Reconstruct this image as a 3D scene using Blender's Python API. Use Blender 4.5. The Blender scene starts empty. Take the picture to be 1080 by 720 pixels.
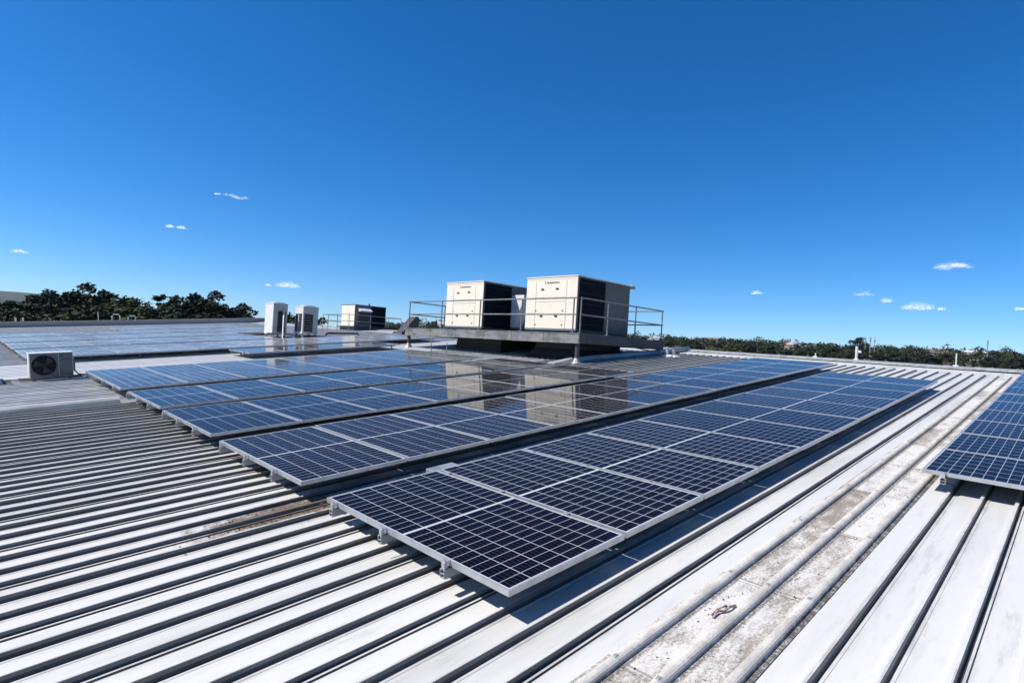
import bpy, bmesh, math, random
from mathutils import Matrix, Vector, Euler
from mathutils import noise as mnoise

R = math.radians
S = bpy.context.scene
COL = S.collection

# ------------------------------------------------------------------ roof frame
# roof coordinates (u up the slope along the ribs, v across the ribs, w normal) -> world
MR = Matrix(((0.9955619646030801, -0.0014022971665174544, -0.0940978650040076),
             (0.0, 0.9998889756479711, -0.014900885129789852),
             (0.09410831331851433, 0.014834754474138404, 0.9954514329810552)))
RE = MR.to_euler()
def W(u, v, w=0.0):
    return MR @ Vector((u, v, w))

# ------------------------------------------------------------------ camera
cam_d = bpy.data.cameras.new('camera')
cam = bpy.data.objects.new('camera', cam_d); COL.objects.link(cam)
right = Vector((0.708395144002313, -0.703284051695597, 0.059731587828948086))
up = Vector((-0.04964406920424796, 0.03477137697009642, 0.9981615188617757))
fwd = Vector((0.7040680267891635, 0.710058091971515, 0.010282007536729962))
CAM = Vector((-2.1217124861424552, -2.0541295943224513, 1.2436565935923063))
m = Matrix((right, up, -fwd)).transposed().to_4x4(); m.translation = CAM
cam.matrix_world = m
cam_d.sensor_width = 36.0
cam_d.lens = 604.94 / 1080.0 * 36.0
cam_d.clip_start = 0.05
cam_d.clip_end = 30000.0
S.camera = cam

# ------------------------------------------------------------------ light
sun_dir = (MR @ Vector((-0.115, 0.095, 0.2))).normalized()
sd = bpy.data.lights.new('sun', 'SUN'); sd.energy = 5.0; sd.angle = R(0.53); sd.color = (1.0, 0.94, 0.86)
so = bpy.data.objects.new('sun', sd); COL.objects.link(so)
so.rotation_euler = (-sun_dir).to_track_quat('-Z', 'Y').to_euler()
so.location = (0, 0, 60)
wd = bpy.data.worlds.new('World'); S.world = wd; wd.use_nodes = True
nt = wd.node_tree; nt.nodes.clear()
sky = nt.nodes.new('ShaderNodeTexSky'); sky.sky_type = 'NISHITA'; sky.sun_disc = False
sky.sun_elevation = math.asin(sun_dir.z)
sky.sun_rotation = math.atan2(sun_dir.x, sun_dir.y)
sky.air_density = 0.8; sky.dust_density = 0.15; sky.ozone_density = 10.0; sky.altitude = 50
hs = nt.nodes.new('ShaderNodeHueSaturation'); hs.inputs['Saturation'].default_value = 1.2
bg = nt.nodes.new('ShaderNodeBackground'); bg.inputs['Strength'].default_value = 0.11
wo = nt.nodes.new('ShaderNodeOutputWorld')
nt.links.new(sky.outputs[0], hs.inputs['Color']); nt.links.new(hs.outputs[0], bg.inputs['Color'])
nt.links.new(bg.outputs[0], wo.inputs['Surface'])
vs = S.view_settings
vs.view_transform = 'Standard'; vs.look = 'None'; vs.exposure = 0.45; vs.gamma = 1.0; vs.use_curve_mapping = False
S.cycles.use_denoising = True
S.cycles.max_bounces = 8
S.cycles.diffuse_bounces = 1
S.cycles.glossy_bounces = 3
S.cycles.volume_bounces = 2

# ------------------------------------------------------------------ materials
class NT:
    """small node-graph helper"""
    def __init__(s, name):
        s.m = bpy.data.materials.new(name); s.m.use_nodes = True
        s.t = s.m.node_tree; s.b = s.t.nodes['Principled BSDF']
    def n(s, kind, **kw):
        x = s.t.nodes.new(kind)
        for k, v in kw.items(): setattr(x, k, v)
        return x
    def l(s, a, b): s.t.links.new(a, b)
    def coord(s): return s.n('ShaderNodeTexCoord').outputs['Object']
    def val(s, a, sock):
        if isinstance(a, (int, float)): sock.default_value = a
        else: s.l(a, sock)
    def math(s, op, a, b=None, c=None):
        x = s.n('ShaderNodeMath', operation=op)
        s.val(a, x.inputs[0])
        if b is not None: s.val(b, x.inputs[1])
        if c is not None: s.val(c, x.inputs[2])
        return x.outputs[0]
    def noise(s, vec, scale, detail=4, rough=0.55):
        x = s.n('ShaderNodeTexNoise'); s.l(vec, x.inputs['Vector'])
        x.inputs['Scale'].default_value = scale; x.inputs['Detail'].default_value = detail
        x.inputs['Roughness'].default_value = rough
        return x.outputs[0]
    def scalev(s, vec, sc):
        x = s.n('ShaderNodeMapping'); s.l(vec, x.inputs['Vector']); x.inputs['Scale'].default_value = sc
        return x.outputs[0]
    def step(s, v, a, b):
        x = s.n('ShaderNodeMapRange', interpolation_type='SMOOTHSTEP'); s.l(v, x.inputs[0])
        x.inputs[1].default_value = a; x.inputs[2].default_value = b
        return x.outputs[0]
    def mix(s, f, a, b):
        x = s.n('ShaderNodeMix', data_type='RGBA'); s.val(f, x.inputs[0])
        for q, i in ((a, 6), (b, 7)):
            if isinstance(q, tuple): x.inputs[i].default_value = (*q, 1)
            else: s.l(q, x.inputs[i])
        return x.outputs[2]
    def set(s, color=None, rough=0.5, metal=0.0, spec=None, ior=None):
        if color is not None:
            if isinstance(color, tuple): s.b.inputs['Base Color'].default_value = (*color, 1)
            else: s.l(color, s.b.inputs['Base Color'])
        s.val(rough, s.b.inputs['Roughness']); s.b.inputs['Metallic'].default_value = metal
        if spec is not None: s.b.inputs['Specular IOR Level'].default_value = spec
        if ior is not None: s.b.inputs['IOR'].default_value = ior
        return s.m
    def bump(s, h, strength=0.3, dist=0.01):
        x = s.n('ShaderNodeBump'); s.l(h, x.inputs['Height'])
        x.inputs['Strength'].default_value = strength; x.inputs['Distance'].default_value = dist
        s.l(x.outputs[0], s.b.inputs['Normal'])

ALB = .80          # scales these finishes down to balance the raised exposure
def weathered(name, c1, c2, scale=6.0, rough=0.5, metal=0.0, lo=0.42, hi=0.7, stretch=(1, 1, 1), bump=0.0):
    g = NT(name); v = g.scalev(g.coord(), stretch)
    f = g.step(g.noise(v, scale, 6), lo, hi)
    if bump: g.bump(g.noise(v, scale * 4, 5), bump, 0.01)
    c1, c2 = tuple(q * ALB for q in c1), tuple(q * ALB for q in c2)
    return g.set(g.mix(f, c1, c2), rough, metal)

M = {}
M['alu'] = weathered('aluminium', (.62, .63, .64), (.48, .49, .50), 9, .38, .55)
M['alu_dark'] = weathered('aluminium_rail', (.36, .365, .37), (.24, .245, .25), 14, .5, 0)
M['galv'] = weathered('galvanised_steel', (.42, .44, .45), (.26, .28, .29), 5, .5, .45, .38, .66)
M['fascia'] = weathered('galvanised_channel', (.25, .255, .25), (.12, .125, .125), 2.6, .8, 0, .38, .66, (1, 1, 3))
M['rail_steel'] = weathered('handrail_steel', (.22, .225, .23), (.12, .125, .13), 7, .6, 0)
M['rail_dark'] = weathered('dark_shaded_steel', (.06, .062, .066), (.035, .036, .04), 3, .7)  # legs; also the side fascia, its shade put into the colour
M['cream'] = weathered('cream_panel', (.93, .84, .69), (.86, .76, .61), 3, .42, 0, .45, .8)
M['cream_shade'] = weathered('shaded_cream_panel', (.15, .145, .14), (.12, .115, .11), 3, .7)  # cream panel with its side shade put into the colour
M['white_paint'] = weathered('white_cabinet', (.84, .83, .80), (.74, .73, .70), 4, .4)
M['shaded_grey_cabinet'] = weathered('shaded_grey_cabinet', (.13, .137, .138), (.11, .115, .117), 4, .6)  # white casing's shaded front: the shade is put into this colour
M['shade_panel'] = weathered('shaded_white_panel', (.46, .46, .44), (.38, .38, .365), 4, .55)  # white cabinet paint with the face's shade mixed into the colour
M['coil'] = coil_m = weathered('condenser_coil', (.006, .008, .014), (.010, .011, .017), 30, .8)
coil_m.node_tree.nodes['Principled BSDF'].inputs['Specular IOR Level'].default_value = .12
M['black'] = weathered('black_plastic', (.02, .021, .024), (.035, .036, .04), 12, .5)
M['duct'] = weathered('dark_duct', (.03, .031, .033), (.018, .018, .02), 5, .7)
M['seam'] = weathered('panel_gap', (.25, .235, .2), (.2, .19, .17), 9, .6)
M['logo'] = weathered('logo_print', (.05, .06, .1), (.07, .08, .12), 9, .6)
M['timber'] = weathered('weathered_timber', (.13, .115, .1), (.06, .055, .05), 7, .8)
M['pipe_white'] = weathered('pale_pipe', (.7, .7, .68), (.5, .5, .48), 5, .5)
M['flash'] = weathered('flashing_metal', (.52, .53, .53), (.30, .31, .31), 3, .55, .15, .38, .68, (.4, 3, 3))
M['flash_pale'] = weathered('pale_flashing', (.72, .72, .70), (.48, .47, .45), 3, .55, 0, .4, .72, (.4, 3, 3))
M['parapet'] = weathered('parapet_grey', (.30, .31, .33), (.24, .25, .27), 1.2, .7, 0, .4, .7, (.3, 1, 1))
M['wall'] = weathered('painted_wall', (.62, .61, .58), (.5, .49, .46), .6, .8)
M['rust'] = weathered('rusty_strip', (.30, .20, .165), (.62, .56, .52), 24, .8)
M['bark'] = weathered('tree_bark', (.16, .135, .11), (.09, .075, .06), 4, .9)
M['litter'] = weathered('leaf_litter', (.07, .05, .035), (.035, .028, .022), 30, .9)
M['tile'] = weathered('house_roof_tile', (.20, .125, .10), (.14, .095, .08), .8, .8)
M['tinroof'] = weathered('house_roof_tin', (.66, .665, .67), (.52, .525, .53), .6, .5)
M['brick'] = weathered('house_wall', (.5, .45, .39), (.38, .33, .28), .5, .85)
M['window'] = weathered('house_window', (.03, .035, .04), (.05, .055, .06), 1, .2)
M['mast'] = weathered('mast_steel', (.3, .31, .33), (.22, .23, .25), 1, .6)

def foliage(name, a, b, c):
    g = NT(name)
    o = g.coord()
    n1 = g.step(g.noise(o, .55, 3), .38, .62)
    n2 = g.step(g.noise(o, 3.2, 2), .35, .65)
    rnd = g.n('ShaderNodeObjectInfo').outputs['Random']
    col = g.mix(n1, a, b); col = g.mix(g.math('MULTIPLY', n2, .55), col, c)
    hsv = g.n('ShaderNodeHueSaturation'); g.l(col, hsv.inputs['Color'])
    g.l(g.math('MULTIPLY_ADD', rnd, .5, .75), hsv.inputs['Value'])
    g.l(g.math('MULTIPLY_ADD', rnd, .035, .483), hsv.inputs['Hue'])
    g.set(hsv.outputs[0], .75, 0, .15)
    return g.m
M['leaf_dark'] = foliage('gum_leaves', (.024, .034, .018), (.050, .060, .026), (.014, .020, .013))
M['leaf_olive'] = foliage('olive_leaves', (.045, .056, .022), (.082, .092, .036), (.022, .029, .015))
M['leaf_far'] = foliage('suburb_leaves', (.026, .035, .020), (.050, .058, .030), (.015, .021, .014))

# roof sheeting: white coating, grime streaking along the ribs, a brown drip stain beside the panels
def roof_mat(name, base, dirt, grime, stain_amt):
    g = NT(name); o = g.coord()
    st = g.scalev(o, (.25, 1.6, 1.0))
    big = g.step(g.noise(st, 1.1, 6, .6), .44, .74)
    fine = g.step(g.noise(g.scalev(o, (1.2, 6, 6)), 3.0, 6, .65), .50, .80)
    spots = g.step(g.noise(o, 26, 4, .6), .64, .74)
    col = g.mix(g.math('MULTIPLY', big, .8), base, dirt)
    col = g.mix(g.math('MULTIPLY', fine, .45), col, dirt)
    col = g.mix(g.math('MULTIPLY', g.math('MULTIPLY', spots, big), .6), col, grime)
    # brown stain, a patch with its own outline
    sep = g.n('ShaderNodeSeparateXYZ'); g.l(o, sep.inputs[0])
    du = g.math('DIVIDE', g.math('ADD', sep.outputs[0], .10), .80)
    dv = g.math('DIVIDE', g.math('SUBTRACT', sep.outputs[1], 2.40), .24)
    rr = g.math('SQRT', g.math('ADD', g.math('POWER', g.math('ABSOLUTE', du), 2), g.math('POWER', g.math('ABSOLUTE', dv), 2)))
    edge = g.math('ADD', rr, g.math('MULTIPLY', g.math('SUBTRACT', g.noise(o, 9, 5, .7), .5), 1.6))
    msk = g.math('SUBTRACT', 1, g.step(edge, .62, 1.12))
    col = g.mix(g.math('MULTIPLY', msk, stain_amt), col, (.15, .112, .075))
    fr = g.math('FRACT', g.math('DIVIDE', g.math('ADD', sep.outputs[1], 1.68), .2255))
    foot = g.math('MULTIPLY', g.step(fr, .60, .93), g.step(g.noise(g.scalev(o, (.9, 4, 4)), 4, 6, .7), .40, .66))
    col = g.mix(g.math('MULTIPLY', foot, .55), col, grime)
    smear = g.step(g.noise(g.scalev(o, (.5, 3, 3)), 2.1, 7, .75), .58, .70)
    col = g.mix(g.math('MULTIPLY', smear, .28), col, grime)
    # greyer patches from the middle bay back
    bay = g.math('MULTIPLY', g.step(sep.outputs[1], 3.2, 7.5), g.step(g.noise(g.scalev(o, (.5, 2, 2)), 1.4, 5, .65), .35, .7))
    col = g.mix(g.math('MULTIPLY', bay, .22), col, (.33, .33, .32))
    g.bump(g.noise(g.scalev(o, (.6, 2, 2)), 3.0, 3), .12, .01)
    return g.set(col, .42)
M['roof'] = roof_mat('white_roof_sheet', (.565, .565, .545), (.40, .395, .375), (.22, .205, .18), .95)
M['rib'] = roof_mat('rib_flank_shaded', (.165, .16, .148), (.10, .097, .09), (.05, .046, .04), .5)  # flank shade painted into the base colour, plus grime streaks
M['rib_dark'] = weathered('rib_lap_shade', (.045, .045, .044), (.09, .088, .085), 6, .65, 0, .4, .7, (.3, 3, 3))  # dark lap and foot lines: shade painted into the colour
M['roof_flat'] = roof_mat('flat_roof_sheet', (.50, .495, .485), (.38, .375, .365), (.22, .21, .19), 0)

Z0_ROOF = -.2
def skylight_mat(name):
    g = NT(name); o = g.coord()
    sep = g.n('ShaderNodeSeparateXYZ'); g.l(o, sep.inputs[0])
    seg = g.math('FLOOR', g.math('DIVIDE', g.math('SUBTRACT', sep.outputs[0], .16), 1.2))
    pan = g.math('FLOOR', g.math('DIVIDE', g.math('ADD', sep.outputs[1], 1.0035), .2255))
    cmb = g.n('ShaderNodeCombineXYZ'); g.l(seg, cmb.inputs[0]); g.l(pan, cmb.inputs[1])
    wn = g.n('ShaderNodeTexWhiteNoise'); g.l(cmb.outputs[0], wn.inputs['Vector'])
    tone = wn.outputs['Value']
    lich = g.noise(g.scalev(o, (1, 1.4, 1)), 46, 8, .78)
    mid = g.noise(g.scalev(o, (.8, 1.6, 1)), 5.5, 5, .65)
    amt = g.math('ADD', g.math('ADD', lich, g.math('MULTIPLY', g.math('SUBTRACT', mid, .5), .75)),
                 g.math('MULTIPLY', g.math('SUBTRACT', tone, .62), .34))
    f = g.step(amt, .36, .66)
    col = g.mix(f, (.56, .545, .515), (.23, .20, .16))
    dk = g.step(g.noise(o, 70, 4, .7), .60, .72)
    col = g.mix(g.math('MULTIPLY', g.math('MULTIPLY', dk, f), .8), col, (.13, .12, .105))
    # grime gathered along the foot of the ribs
    fr = g.math('FRACT', g.math('DIVIDE', g.math('ADD', sep.outputs[1], 1.0035), .2255))
    foot = g.math('SUBTRACT', 1, g.step(g.math('ABSOLUTE', g.math('SUBTRACT', fr, .80)), .02, .10))
    col = g.mix(g.math('MULTIPLY', foot, g.step(lich, .36, .54)), col, (.13, .118, .10))
    jr = g.math('FRACT', g.math('DIVIDE', g.math('SUBTRACT', sep.outputs[0], .16), 1.2))
    jl = g.math('LESS_THAN', g.math('ABSOLUTE', g.math('SUBTRACT', jr, .012)), .007)
    col = g.mix(g.math('MULTIPLY', jl, .75), col, (.2, .18, .16))
    edge = g.math('MULTIPLY', g.math('LESS_THAN', sep.outputs[1], -1.018), g.step(g.noise(g.scalev(o, (1.5, 1, 1)), 14, 5, .7), .36, .56))
    col = g.mix(g.math('MULTIPLY', edge, .9), col, (.075, .065, .055))
    crown = g.step(g.math('ADD', sep.outputs[2], g.math('MULTIPLY', g.math('SUBTRACT', lich, .5), .05)), Z0_ROOF + .012, Z0_ROOF + .028)
    smooth = g.mix(g.step(mid, .38, .68), (.58, .555, .50), (.40, .38, .34))
    smooth = g.mix(g.math('MULTIPLY', g.step(lich, .50, .64), .6), smooth, (.26, .24, .21))
    col = g.mix(crown, col, smooth)
    g.bump(lich, .3, .005)
    return g.set(col, .7)
M['sky_sheet'] = skylight_mat('lichen_skylight')

def cell_mat(name, pitch_x, nx, L, ny, half, base, line, rough, mid_gap=0.0, dust=.03, lc=.30, kind_tint=True, margin=.012):
    """cells printed under glass, laid out in the panel's own metres"""
    g = NT(name); o = g.coord()
    sep = g.n('ShaderNodeSeparateXYZ'); g.l(o, sep.inputs[0])
    Wd = pitch_x
    cx = (Wd - 2 * margin) / nx
    x = g.math('DIVIDE', g.math('SUBTRACT', sep.outputs[0], margin), cx)
    if half:
        y0 = g.math('ABSOLUTE', g.math('SUBTRACT', sep.outputs[1], L / 2))
        cy = (L / 2 - margin - mid_gap / 2) / (ny / 2)
        y = g.math('DIVIDE', g.math('SUBTRACT', y0, mid_gap / 2), cy)
    else:
        cy = (L - 2 * margin) / ny
        y = g.math('DIVIDE', g.math('SUBTRACT', sep.outputs[1], margin), cy)
    def dist(q, c):   # metres to the nearest grid line
        return g.math('MULTIPLY', g.math('PINGPONG', q, .5), c)
    dx = dist(x, cx); dy = dist(y, cy)
    lx = g.math('LESS_THAN', dx, line * .62); ly = g.math('LESS_THAN', dy, line * .40)
    if half:
        dy2 = g.math('MULTIPLY', g.math('PINGPONG', g.math('DIVIDE', y, 2), .5), cy * 2)
    else: dy2 = dy
    dia = g.math('LESS_THAN', g.math('ADD', dx, dy2), .008)
    f = g.math('MAXIMUM', g.math('MAXIMUM', lx, ly), dia)
    # busbars, nine per cell, running along y
    bb = g.math('LESS_THAN', g.math('MULTIPLY', g.math('PINGPONG', g.math('MULTIPLY', x, 5), .5), cx / 5), .0006)
    # outside the cells: white backsheet
    out = g.math('LESS_THAN', x, 0); out = g.math('MAXIMUM', out, g.math('GREATER_THAN', x, nx))
    if half:
        out = g.math('MAXIMUM', out, g.math('LESS_THAN', y, 0)); out = g.math('MAXIMUM', out, g.math('GREATER_THAN', y, ny / 2))
    else:
        out = g.math('MAXIMUM', out, g.math('LESS_THAN', y, 0)); out = g.math('MAXIMUM', out, g.math('GREATER_THAN', y, ny))
    cellx = g.math('FLOOR', x); celly = g.math('FLOOR', y)
    cmb = g.n('ShaderNodeCombineXYZ'); g.l(cellx, cmb.inputs[0]); g.l(celly, cmb.inputs[1])
    g.l(g.n('ShaderNodeObjectInfo').outputs['Random'], cmb.inputs[2])
    wn = g.n('ShaderNodeTexWhiteNoise'); g.l(cmb.outputs[0], wn.inputs['Vector'])
    c = g.mix(wn.outputs['Value'], base, tuple(q * 1.5 + .001 for q in base))
    c = g.mix(g.math('MULTIPLY', bb, .22), c, (.4, .42, .46))
    c = g.mix(f, c, (lc, lc * 1.03, lc * 1.08)); c = g.mix(out, c, (.42, .43, .44))
    # dust film on the glass; heavy amounts also paint pale sky reflection
    d = g.noise(o, 1.6, 5, .6)
    c = g.mix(g.math('MULTIPLY', g.step(d, .25, .85), dust), c, (.26, .235, .205) if dust < .5 else (.56, .53, .49))
    rr = g.math('MULTIPLY_ADD', g.step(d, .3, .8), .05, rough)
    pr = g.n('ShaderNodeHueSaturation'); g.l(c, pr.inputs['Color']); g.l(g.math('MULTIPLY_ADD', g.n('ShaderNodeObjectInfo').outputs['Random'], .35, .82), pr.inputs['Value'])
    if kind_tint: g.b.inputs['Specular Tint'].default_value = (.78, .58, .92, 1)      # blue-violet anti-reflection coat
    return g.set(pr.outputs[0], rr, 0, .5, 1.13)
PA, LA, WA = 1.058, 1.967, 1.034
PB, LB, WB = 1.045, 1.690, 1.022
M['cellA'] = cell_mat('mono_half_cells', WA - .016, 6, LA - .016, 24, True, (.0016, .0010, .0042), .0052, .03, .022, .002, .34)
M['cellB'] = cell_mat('blue_cells', WB - .016, 6, LB - .016, 10, False, (.004, .005, .012), .0070, .07, 0, .42, .50)
M['cellC'] = cell_mat('dusty_sheen_cells', WB - .016, 6, LB - .016, 10, False, (.008, .012, .022), .0080, .16, 0, .85, .62)  # dust plus a painted pale sky reflection

# ------------------------------------------------------------------ mesh building
class MB:
    def __init__(s): s.v = []; s.f = []; s.mi = []
    def quad(s, pts, mi=0):
        b = len(s.v); s.v += [tuple(p) for p in pts]; s.f.append(tuple(range(b, b + len(pts)))); s.mi.append(mi); return s
    def box(s, x0, y0, z0, x1, y1, z1, mi=0):
        b = len(s.v)
        s.v += [(x0, y0, z0), (x1, y0, z0), (x1, y1, z0), (x0, y1, z0), (x0, y0, z1), (x1, y0, z1), (x1, y1, z1), (x0, y1, z1)]
        for q in ((0, 3, 2, 1), (4, 5, 6, 7), (0, 1, 5, 4), (1, 2, 6, 5), (2, 3, 7, 6), (3, 0, 4, 7)):
            s.f.append(tuple(b + i for i in q)); s.mi.append(mi)
        return s
    def frustum(s, lo, hi, z0, z1, mi=0):
        b = len(s.v)
        for (x0, y0, x1, y1), z in ((lo, z0), (hi, z1)):
            s.v += [(x0, y0, z), (x1, y0, z), (x1, y1, z), (x0, y1, z)]
        for q in ((0, 3, 2, 1), (4, 5, 6, 7), (0, 1, 5, 4), (1, 2, 6, 5), (2, 3, 7, 6), (3, 0, 4, 7)):
            s.f.append(tuple(b + i for i in q)); s.mi.append(mi)
        return s
    def tube(s, pts, r, n=8, mi=0, r2=None):
        pts = [Vector(p) for p in pts]; b = len(s.v); N = len(pts)
        for i, p in enumerate(pts):
            t = (pts[min(i + 1, N - 1)] - pts[max(i - 1, 0)]).normalized()
            a = t.orthogonal().normalized() if abs(t.z) > .95 else t.cross(Vector((0, 0, 1))).normalized()
            c = t.cross(a)
            rr = r if r2 is None else r + (r2 - r) * i / max(1, N - 1)
            for k in range(n):
                an = 2 * math.pi * k / n
                s.v.append(tuple(p + (a * math.cos(an) + c * math.sin(an)) * rr))
        for i in range(N - 1):
            for k in range(n):
                k2 = (k + 1) % n
                s.f.append((b + i * n + k, b + i * n + k2, b + (i + 1) * n + k2, b + (i + 1) * n + k)); s.mi.append(mi)
        s.f.append(tuple(b + k for k in range(n))[::-1]); s.mi.append(mi)
        s.f.append(tuple(b + (N - 1) * n + k for k in range(n))); s.mi.append(mi)
        return s
    def prism(s, poly, axis, a, b_, mi=0):
        """poly in the two other axes, extruded along axis from a to b_"""
        def P(p, t):
            if axis == 0: return (t, p[0], p[1])
            if axis == 1: return (p[0], t, p[1])
            return (p[0], p[1], t)
        n = len(poly); b = len(s.v)
        s.v += [P(p, a) for p in poly] + [P(p, b_) for p in poly]
        for i in range(n):
            j = (i + 1) % n; s.f.append((b + i, b + j, b + n + j, b + n + i)); s.mi.append(mi)
        s.f.append(tuple(range(b, b + n))[::-1]); s.mi.append(mi)
        s.f.append(tuple(range(b + n, b + 2 * n))); s.mi.append(mi)
        return s
    def strip(s, prof, mats, u0, u1):
        """profile of (v, w) points extruded along u; mats per segment"""
        b = len(s.v); n = len(prof)
        s.v += [(u0, p[0], p[1]) for p in prof] + [(u1, p[0], p[1]) for p in prof]
        for i in range(n - 1):
            s.f.append((b + i, b + n + i, b + n + i + 1, b + i + 1)); s.mi.append(mats[i])
        return s
    def mesh(s, name, mats):
        me = bpy.data.meshes.new(name); me.from_pydata(s.v, [], s.f)
        for q in (mats if isinstance(mats, (list, tuple)) else [mats]): me.materials.append(q)
        me.polygons.foreach_set('material_index', s.mi)
        bm = bmesh.new(); bm.from_mesh(me); bmesh.ops.recalc_face_normals(bm, faces=bm.faces); bm.to_mesh(me); bm.free()
        me.update(); return me
    def build(s, name, mats, parent=None, bevel=0.0, smooth=False):
        me = s.mesh(name, mats); o = bpy.data.objects.new(name, me); COL.objects.link(o)
        if parent: o.parent = parent
        if smooth:
            for p in me.polygons: p.use_smooth = True
        if bevel:
            md = o.modifiers.new('bevel', 'BEVEL'); md.width = bevel; md.segments = 2; md.limit_method = 'ANGLE'
        return o

def tag(o, label=None, cat=None, group=None, kind=None):
    if label: o['label'] = label
    if cat: o['category'] = cat
    if group: o['group'] = group
    if kind: o['kind'] = kind
    return o
def empty(name, loc, rot=(0, 0, 0)):
    o = bpy.data.objects.new(name, None); COL.objects.link(o); o.location = loc; o.rotation_euler = rot
    o.empty_display_size = .2
    return o
def on_roof(name, u, v, w=-.2): return empty(name, W(u, v, w), RE)
def copy_tree(o, parent=None):
    c = o.copy(); COL.objects.link(c)
    if parent: c.parent = parent
    for ch in list(o.children): copy_tree(ch, c)
    return c
def text_part(body, size, mat, parent, loc, rot, name='lettering', shear=0.0, sx=1.0):
    cu = bpy.data.curves.new('lettering', 'FONT'); cu.body = body; cu.size = size; cu.extrude = .002; cu.shear = shear
    cu.align_x = 'CENTER'; cu.align_y = 'CENTER'
    t = bpy.data.objects.new('tmp_text', cu); COL.objects.link(t)
    dg = bpy.context.evaluated_depsgraph_get(); me = bpy.data.meshes.new_from_object(t.evaluated_get(dg))
    bpy.data.objects.remove(t); me.name = name
    me.materials.clear(); me.materials.append(mat)
    o = bpy.data.objects.new(name, me); COL.objects.link(o); o.parent = parent; o.location = loc; o.rotation_euler = rot
    o.scale = (sx, 1, 1)
    return o
ORD = ['', 'first', 'second', 'third', 'fourth', 'fifth', 'sixth', 'seventh', 'eighth', 'ninth', 'tenth', 'eleventh',
       'twelfth', 'thirteenth', 'fourteenth']

# ================================================================== the ground, hills
def terrain_z(x, y):
    dx, dy = x - CAM.x, y - CAM.y
    r = math.hypot(dx, dy); be = math.degrees(math.atan2(dy, dx))
    def ss(t, a, b):
        t = min(1, max(0, (t - a) / (b - a))); return t * t * (3 - 2 * t)
    hill = ss(r, 130, 620) * (1 - ss(be, 52, 72)) * ss(be, -60, -25)
    z = -8.5 + hill * 22.0
    z += hill * 2.6 * mnoise.noise(Vector((x / 160, y / 160, 0)))
    z -= max(0, r - 900) * .012 * hill
    return z
g = MB()
rings = [0, 30, 60, 90, 130, 170, 220, 280, 350, 430, 520, 620, 750, 1000, 1500, 2500, 4500, 8900]
NA = 96
for i, r in enumerate(rings):
    for k in range(NA):
        an = 2 * math.pi * k / NA
        x, y = CAM.x + r * math.cos(an), CAM.y + r * math.sin(an)
        g.v.append((x, y, terrain_z(x, y)))
for i in range(len(rings) - 1):
    for k in range(NA):
        k2 = (k + 1) % NA
        g.f.append((i * NA + k, (i + 1) * NA + k, (i + 1) * NA + k2, i * NA + k2)); g.mi.append(0)
gm = NT('dry_grass_ground'); o_ = gm.coord()
gm.set(gm.mix(gm.step(gm.noise(o_, .03, 6), .4, .65), (.055, .062, .03), (.10, .092, .05)), .95)
ground = g.build('ground', gm.m, smooth=True); tag(ground, kind='structure')

hm = NT('forest_hills'); o_ = hm.coord()
hm.set(hm.mix(hm.step(hm.noise(o_, .004, 6), .4, .65), (.022, .034, .020), (.040, .052, .028)), .95)
g = MB()
crest = [(-4000, 30), (-2500, 90), (-1200, 150), (-300, 182), (85, 214), (299, 206), (411, 206), (556, 205), (645, 207), (832, 186), (1231, 125),
         (1700, 70), (2400, 30), (3400, 0), (5000, -5)]
def crest_z(x):
    for (a, za), (b, zb) in zip(crest, crest[1:]):
        if a <= x <= b: return za + (zb - za) * (x - a) / (b - a)
    return 0
NX = 90
for j in range(7):
    for i in range(NX + 1):
        x = -4000 + 9000 * i / NX
        t = (j - 3) / 3.0
        h = crest_z(x) * (1 - t * t) + (6 * mnoise.noise(Vector((x / 180, j * .7, 3))) if abs(t) < .9 else 0)
        g.v.append((x, 5990 + t * 1500, -10 + max(0, h + 8) if abs(t) < .99 else -12))
for j in range(6):
    for i in range(NX):
        a = j * (NX + 1) + i; g.f.append((a, a + 1, a + NX + 2, a + NX + 1)); g.mi.append(0)
hills = g.build('hills', hm.m, smooth=True); tag(hills, kind='structure')

# ================================================================== the building whose roof we stand on
bld = empty('warehouse_building', (4.0, 18.0, -8.5))
tag(bld, 'large low building under a pale ribbed metal roof covered in solar panels', 'building')
def roof_part(o):
    o.parent = bld; o.matrix_parent_inverse = Matrix.Translation(-Vector(bld.location)); o.matrix_basis = MR.to_4x4(); return o
RP, RV0 = .2255, -1.68            # rib pitch and offset
V0, V1, U0, UR = -14.0, 46.3, -9.0, 15.35
Z0 = -.2
def rib_prof(vc, h=.036, lip=True):
    # from high v to low v is mirrored below: written here from low v to high v
    q = .010 if lip else .003
    return [(vc - .047, Z0), (vc - .044, Z0 + q), (vc - .033, Z0 + q + .001), (vc - .029, Z0 + .002), (vc - .022, Z0 + .005), (vc - .0165, Z0 + h * .5), (vc - .013, Z0 + h - .003), (vc - .010, Z0 + h),
            (vc + .011, Z0 + h), (vc + .014, Z0 + h - .003), (vc + .024, Z0)]
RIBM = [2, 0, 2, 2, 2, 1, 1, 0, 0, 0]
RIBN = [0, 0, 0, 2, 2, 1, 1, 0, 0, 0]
random.seed(5)
rm = MB()
k0 = math.ceil((V0 - RV0) / RP); k1 = math.floor((V1 - RV0) / RP)
prof = [(V0, Z0)]; mats = []
def flush():
    global prof, mats
    if len(prof) > 1: rm.strip(prof, mats, U0, UR)
    prof = []; mats = []
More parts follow.
